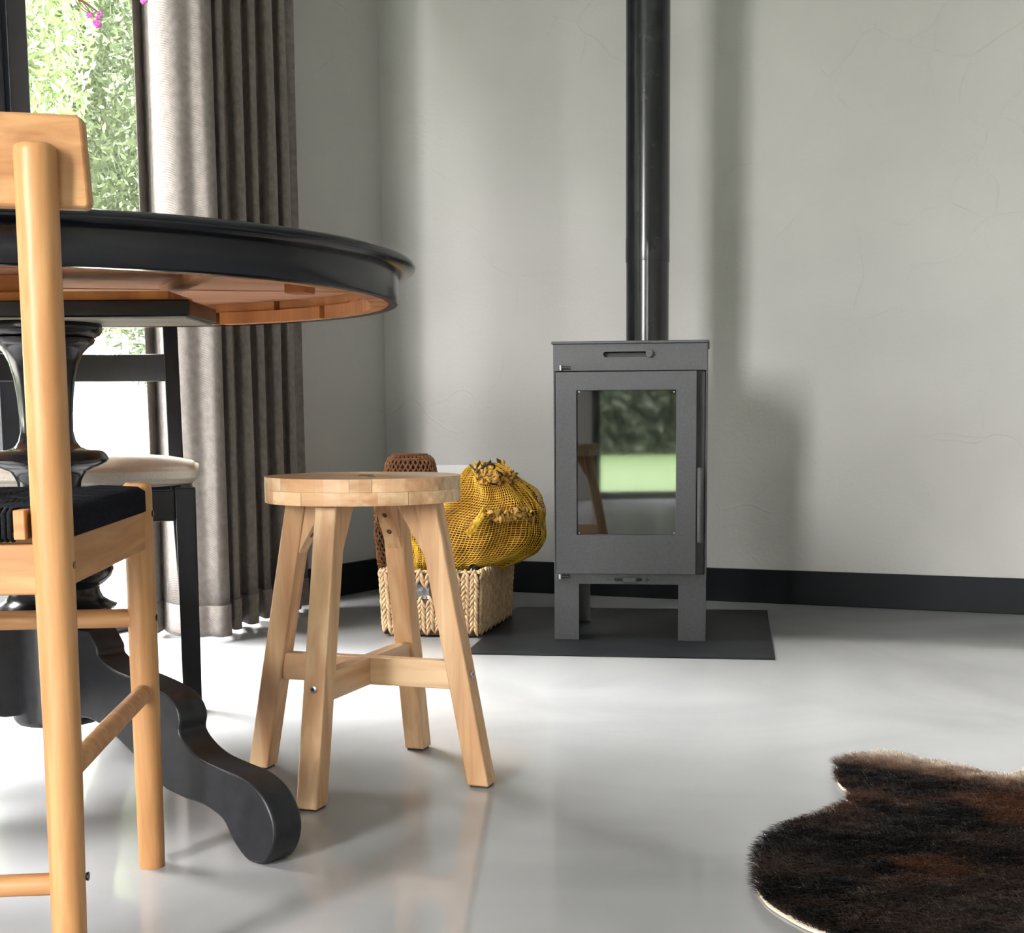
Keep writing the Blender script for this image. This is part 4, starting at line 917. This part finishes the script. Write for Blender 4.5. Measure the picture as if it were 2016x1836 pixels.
ls = np.concatenate([np.arange(NH) * 4, NH * 4 + np.arange(NH) * 3]).astype(np.int32); me.polygons.foreach_set('loop_start', ls); me.update(calc_edges=True)
dark = np.array([0.006, 0.005, 0.006]); brown = np.array([0.050, 0.027, 0.021]); rust = np.array([0.125, 0.048, 0.024]); cream = np.array([0.97, 0.86, 0.74]); tan = np.array([0.34, 0.20, 0.14])
tt = np.clip((tone - 0.40) / 0.22, 0, 1)[:, None]; c = dark * (1 - tt) + brown * tt
rr_ = (np.clip((red - 0.55) / 0.22, 0, 1) * np.clip((tone - 0.4) / 0.2, 0, 1))[:, None]; c = c * (1 - rr_) + rust * rr_
p2 = pale[:, None]; mixc = np.where(p2 < 0.5, c * (1 - 2 * p2) + tan * 2 * p2, tan * (2 - 2 * p2) + cream * (2 * p2 - 1)); c = mixc * rng.uniform(0.7, 1.35, (NH, 1))
colv = np.concatenate([np.repeat(c, 5, 0), np.ones((NH * 5, 1))], 1).astype(np.float32)
at = me.color_attributes.new('hair_tone', 'FLOAT_COLOR', 'POINT'); at.data.foreach_set('color', colv.ravel())
me.materials.append(MT['fur']); fo = bpy.data.objects.new('fur', me); col.objects.link(fo); fo.parent = rg; fo['kind'] = 'stuff'

# ================================================================== BLOSSOM BRANCH IN A VASE ON THE TABLE
vp = Vector((tc.x - 0.27, tc.y + 0.10, TZ))
fv = thing('flower_vase', vp, 'grey stoneware vase on the round table holding the blossom branch', 'vase')
B().lathe([(0.04, TZ), (0.055, TZ + 0.05), (0.06, TZ + 0.12), (0.04, TZ + 0.19), (0.022, TZ + 0.23), (0.028, TZ + 0.25), (0.022, TZ + 0.252), (0.016, TZ + 0.23)], Vector((vp.x, vp.y, 0)), 32).build('body', 'vase', fv, smooth=60)
b_y = 1.75
brn = thing('blossom_branch', vp + Z3 * 0.2, 'thin drooping twig with magenta blossoms hanging in front of the window', 'branch')
Q = lambda px, py, dy=0: at_y(px, py, b_y + dy)
stem = catmull([vp + Z3 * 0.06, vp + Z3 * 0.32 + Vector((0.01, 0, 0)), vp + Vector((0.05, -0.06, 0.52)), Q(60, -110, 0.05), Q(120, -40), Q(150, -6), Q(172, 8), Q(190, 22), Q(197, 29)], 6)
B().tube(stem, [0.003 - 0.0022 * i / (len(stem) - 1) for i in range(len(stem))], 8).build('stem', 'twig', brn, smooth=80)
for pl in ([(146, -8), (155, 12), (171, 25)], [(150, -6), (165, 15), (179, 24)], [(158, -2), (180, 26), (192, 38)]):
    B().tube(catmull([Q(*p) for p in pl], 5), 0.0007, 6).build('twig', 'twig', brn, smooth=80)
side_st = catmull([Q(120, -40), Q(200, -60), Q(262, -35), Q(283, -4)], 6)
B().tube(side_st, 0.0012, 6).build('twig', 'twig', brn, smooth=80)
def flower(px, py, s, seed):
    r = random.Random(seed); q = B(); c = Q(px, py)
    for k in range(5):
        a = 2 * math.pi * k / 5 + r.random(); d = Vector((math.cos(a), r.uniform(-0.6, 0.6), math.sin(a))).normalized()
        q.ball(c + d * s * 0.7, s * 0.62, s * 0.4, s * 0.62, 8, 5)
    q.build('blossom', 'blossom', brn, smooth=180)
for (px, py, s) in ((196, 28, 0.0032), (193, 34, 0.0026), (188, 44, 0.0036), (195, 46, 0.003), (192, 50, 0.003), (174, 31, 0.0026), (180, 30, 0.0024), (283, 0, 0.0045)): flower(px, py, s, px)

# ================================================================== OUTSIDE
b = B()
vs = []; fs = []; N = 50; ext = 34
def gz(x, y):
    p = Vector((x, y, 0)) - CORNER; off_ = -p.dot(NL); q_ = max(0, min(1, (-p.dot(U) + 0.5) / 2.5)); return -0.12 + (0.25 + 1.05 * q_) * max(0, min(1, (off_ - 4.5) / 4.5)) ** 1.2
for j in range(N + 1):
    for i in range(N + 1):
        x = -ext + 2 * ext * i / N; y = -ext + 2 * ext * j / N; vs.append((x, y, gz(x, y)))
fs = [(j * (N + 1) + i, j * (N + 1) + i + 1, (j + 1) * (N + 1) + i + 1, (j + 1) * (N + 1) + i) for j in range(N) for i in range(N)]
m, nt, bs = mat('lawn_and_bank'); tcn = nd(nt, 'ShaderNodeTexCoord'); sx = nd(nt, 'ShaderNodeSeparateXYZ'); nt.links.new(tcn.outputs['Object'], sx.inputs[0])
nz = nd(nt, 'ShaderNodeTexNoise', i_Scale=1.2, i_Detail=6.0); nt.links.new(tcn.outputs['Object'], nz.inputs['Vector'])
ad = nd(nt, 'ShaderNodeMath', operation='MULTIPLY_ADD'); ad.inputs[1].default_value = 0.5; nt.links.new(nz.outputs['Fac'], ad.inputs[0]); nt.links.new(sx.outputs['Z'], ad.inputs[2])
nt.links.new(ramp(nt, ad.outputs[0], [(0.32, (0.024, 0.052, 0.005)), (0.55, (0.09, 0.086, 0.07))]), bs.inputs['Base Color']); setp(bs, Roughness=0.95)
MT['ground'] = m
tag(link('lawn', pyd(vs, fs), 'ground'), kind='structure')
MT['terrace'] = plain('pale_terrace_stone', (0.38, 0.37, 0.35), 0.9, nscale=30, namt=0.15)
ter = structure('terrace', tw(1.0, -1.7, -0.06))
for i in range(-4, 9):
    for j in range(5):
        a, o_ = i * 0.605, -0.26 - j * 0.605
        B().hexa([tw(a, o_, -0.13), tw(a + 0.6, o_, -0.13), tw(a + 0.6, o_ - 0.6, -0.13), tw(a, o_ - 0.6, -0.13)], [tw(a, o_, -0.06), tw(a + 0.6, o_, -0.06), tw(a + 0.6, o_ - 0.6, -0.06), tw(a, o_ - 0.6, -0.06)]).build('paving_slab', 'terrace', ter)
def leaves(c, rad, n, size, seed, m):
    r = np.random.default_rng(seed); d = r.normal(0, 1, (n, 3)); d /= np.linalg.norm(d, axis=1)[:, None]; rr = r.uniform(0.35, 1, (n, 1)) ** 0.6
    p = d * rr * np.array(rad) + np.array(c); a = r.normal(0, 1, (n, 3)); a /= np.linalg.norm(a, axis=1)[:, None]; e = np.cross(a, r.normal(0, 1, (n, 3))); e /= np.linalg.norm(e, axis=1)[:, None]
    s = (r.uniform(0.6, 1.3, n) * size)[:, None]
    v = np.stack([p - a * s, p + e * s * 0.35, p + a * s, p - e * s * 0.35], 1).reshape(-1, 3); f = np.arange(n * 4).reshape(-1, 4)
    me = bpy.data.meshes.new('l'); me.from_pydata(v.tolist(), [], f.tolist()); me.update(); return me
def tree(name, c, h, rad, n, size, seed, m, label, group):
    c = Vector(c); c.z = gz(c.x, c.y) - 0.02
    t = thing(name, c, label, 'tree', group); r = random.Random(seed)
    B().tube([c, c + Vector((0.05, 0, h * 0.4)), c + Vector((0.0, 0.05, h * 0.8))], [0.09, 0.07, 0.03], 8).build('trunk', 'bark', t, smooth=60)
    for k in range(5):
        z = h * (0.15 + 0.14 * k); a = r.uniform(0, 6.28); e = c + Vector((math.cos(a) * rad[0] * 0.85, math.sin(a) * rad[1] * 0.85, z + r.uniform(-0.1, 0.5)))
        B().tube(catmull([c + Z3 * z, (c + Z3 * z).lerp(e, 0.5) + Z3 * 0.1, e], 4), 0.014, 6).build('branch', 'bark', t, smooth=60)
    o = link('foliage', leaves(c + Z3 * (h * 0.55), (rad[0], rad[1], h * 0.52), n, size, seed, m), m, t); o['kind'] = 'stuff'
def out1(t, off): return tw(t, -off)
far_dir = Vector((-0.335, 1, 0)).normalized()
spots = [(6.6, -6.4, 'leaf3', 'feathery conifer outside, behind the purple twig in the window'), (6.6, -3.3, 'leaf4', 'bright green leafy tree outside beside the feathery conifer'),
         (6.6, 0.1, 'leaf2', 'dark green tree on the bank left of the leafy tree'), (6.6, 3.2, 'leaf1', 'round light green tree level with the glass door'), (6.6, 6.4, 'leaf2', 'dark conifer on the lawn opposite the dining table'),
         (3.5, 8.4, 'leaf1', 'unseen green tree added near the house corner to block sky light'), (3.4, 5.0, 'leaf2', 'unseen dark tree added near the house wall to block sky light'),  # two trees added out of view to block sky through the glass door
         (9.7, -11.2, 'leaf4', 'pale green tree at the far end of the garden bank'), (9.7, -8.0, 'leaf4', 'tall conifer in the second row behind the feathery conifer'), (9.7, -4.8, 'leaf3', 'leafy tree of the second row between the two nearest trees'),
         (9.7, -1.6, 'leaf2', 'dark tree of the second row behind the leafy tree'), (9.7, 1.6, 'leaf1', 'light green tree of the second row opposite the glass door'), (9.7, 4.8, 'leaf2', 'dark conifer of the second row opposite the dining table')]
for i, (off_, t_, m_, lab) in enumerate(spots):
    p = out1(t_, off_); tree('garden_tree', p, (5.0 if off_ < 4 else 7.4 if off_ < 8 else 8.4) if (t_ < -1 or off_ < 4) else (4.7 if off_ < 8 else 5.4), (1.5, 1.5), 70000 if (t_ < -3 and off_ < 8) else 45000 if t_ < -3 else 22000, 0.046 if t_ < -3 else 0.085, 31 + i, m_, lab, 'trees along the garden bank')
for i, (s_, off_, h, lab) in enumerate(((6.2, 20.0, 13.0, 'green tree beyond the lawn behind the room, nearest the glass door side'), (12.3, 20.0, 13.0, 'green tree in the middle beyond the lawn behind the room'), (18.4, 20.0, 13.0, 'green tree beyond the lawn on the right behind the room'))):
    p = rw(s_, -off_); tree('garden_tree', p, h, (2.95, 2.95), 34000, 0.18, 61 + i, 'leaf2', lab, 'trees beyond the rear lawn')
hc = rw(8.0, -16.5); hedge = thing('garden_hedge', (hc.x, hc.y, -0.12), 'long dark clipped hedge closing the lawn behind the room', 'hedge')
def hedge_leaves(n, size, seed):
    r = np.random.default_rng(seed); q = r.uniform(-1, 1, (n, 3)) * np.array([8.5, 0.6, 1.0]); p = np.array([tuple(hc + V * a + NB * b_ + Z3 * (0.9 + c_)) for a, b_, c_ in q])
    a = r.normal(0, 1, (n, 3)); a /= np.linalg.norm(a, axis=1)[:, None]; e = np.cross(a, r.normal(0, 1, (n, 3))); e /= np.linalg.norm(e, axis=1)[:, None]; s2 = (r.uniform(0.6, 1.3, n) * size)[:, None]
    v = np.stack([p - a * s2, p + e * s2 * 0.4, p + a * s2, p - e * s2 * 0.4], 1).reshape(-1, 3); me = bpy.data.meshes.new('h'); me.from_pydata(v.tolist(), [], np.arange(n * 4).reshape(-1, 4).tolist()); me.update(); return me
o = link('foliage', hedge_leaves(44000, 0.15, 77), 'leaf2', hedge); o['kind'] = 'stuff'
for k in range(6): B().tube([hc + V * (-7.5 + 3.0 * k) - Z3 * 0.14, hc + V * (-7.5 + 3.0 * k) + Z3 * 1.5], 0.03, 8).build('stem', 'bark', hedge, smooth=60)
# wire fence on the bank
fpts = [tw(t_, -4.6) for t_ in (-9.5, -7.5, -5.5, -3.5, -1.5, 0.5, 2.5)]
fe = thing('wire_fence', (fpts[3].x, fpts[3].y, gz(fpts[3].x, fpts[3].y)), 'low galvanised wire fence on thin posts outside the glass door', 'fence')
for p in fpts:
    z0 = gz(p.x, p.y) - 0.02; B().tube([Vector((p.x, p.y, z0)), Vector((p.x, p.y, z0 + 1.25))], 0.02, 8).build('post', 'wire', fe, smooth=60)
for k in range(4):
    B().tube([Vector((p.x, p.y, gz(p.x, p.y) + 0.45 + 0.25 * k)) for p in fpts], 0.006, 6).build('wire', 'wire', fe, smooth=60)
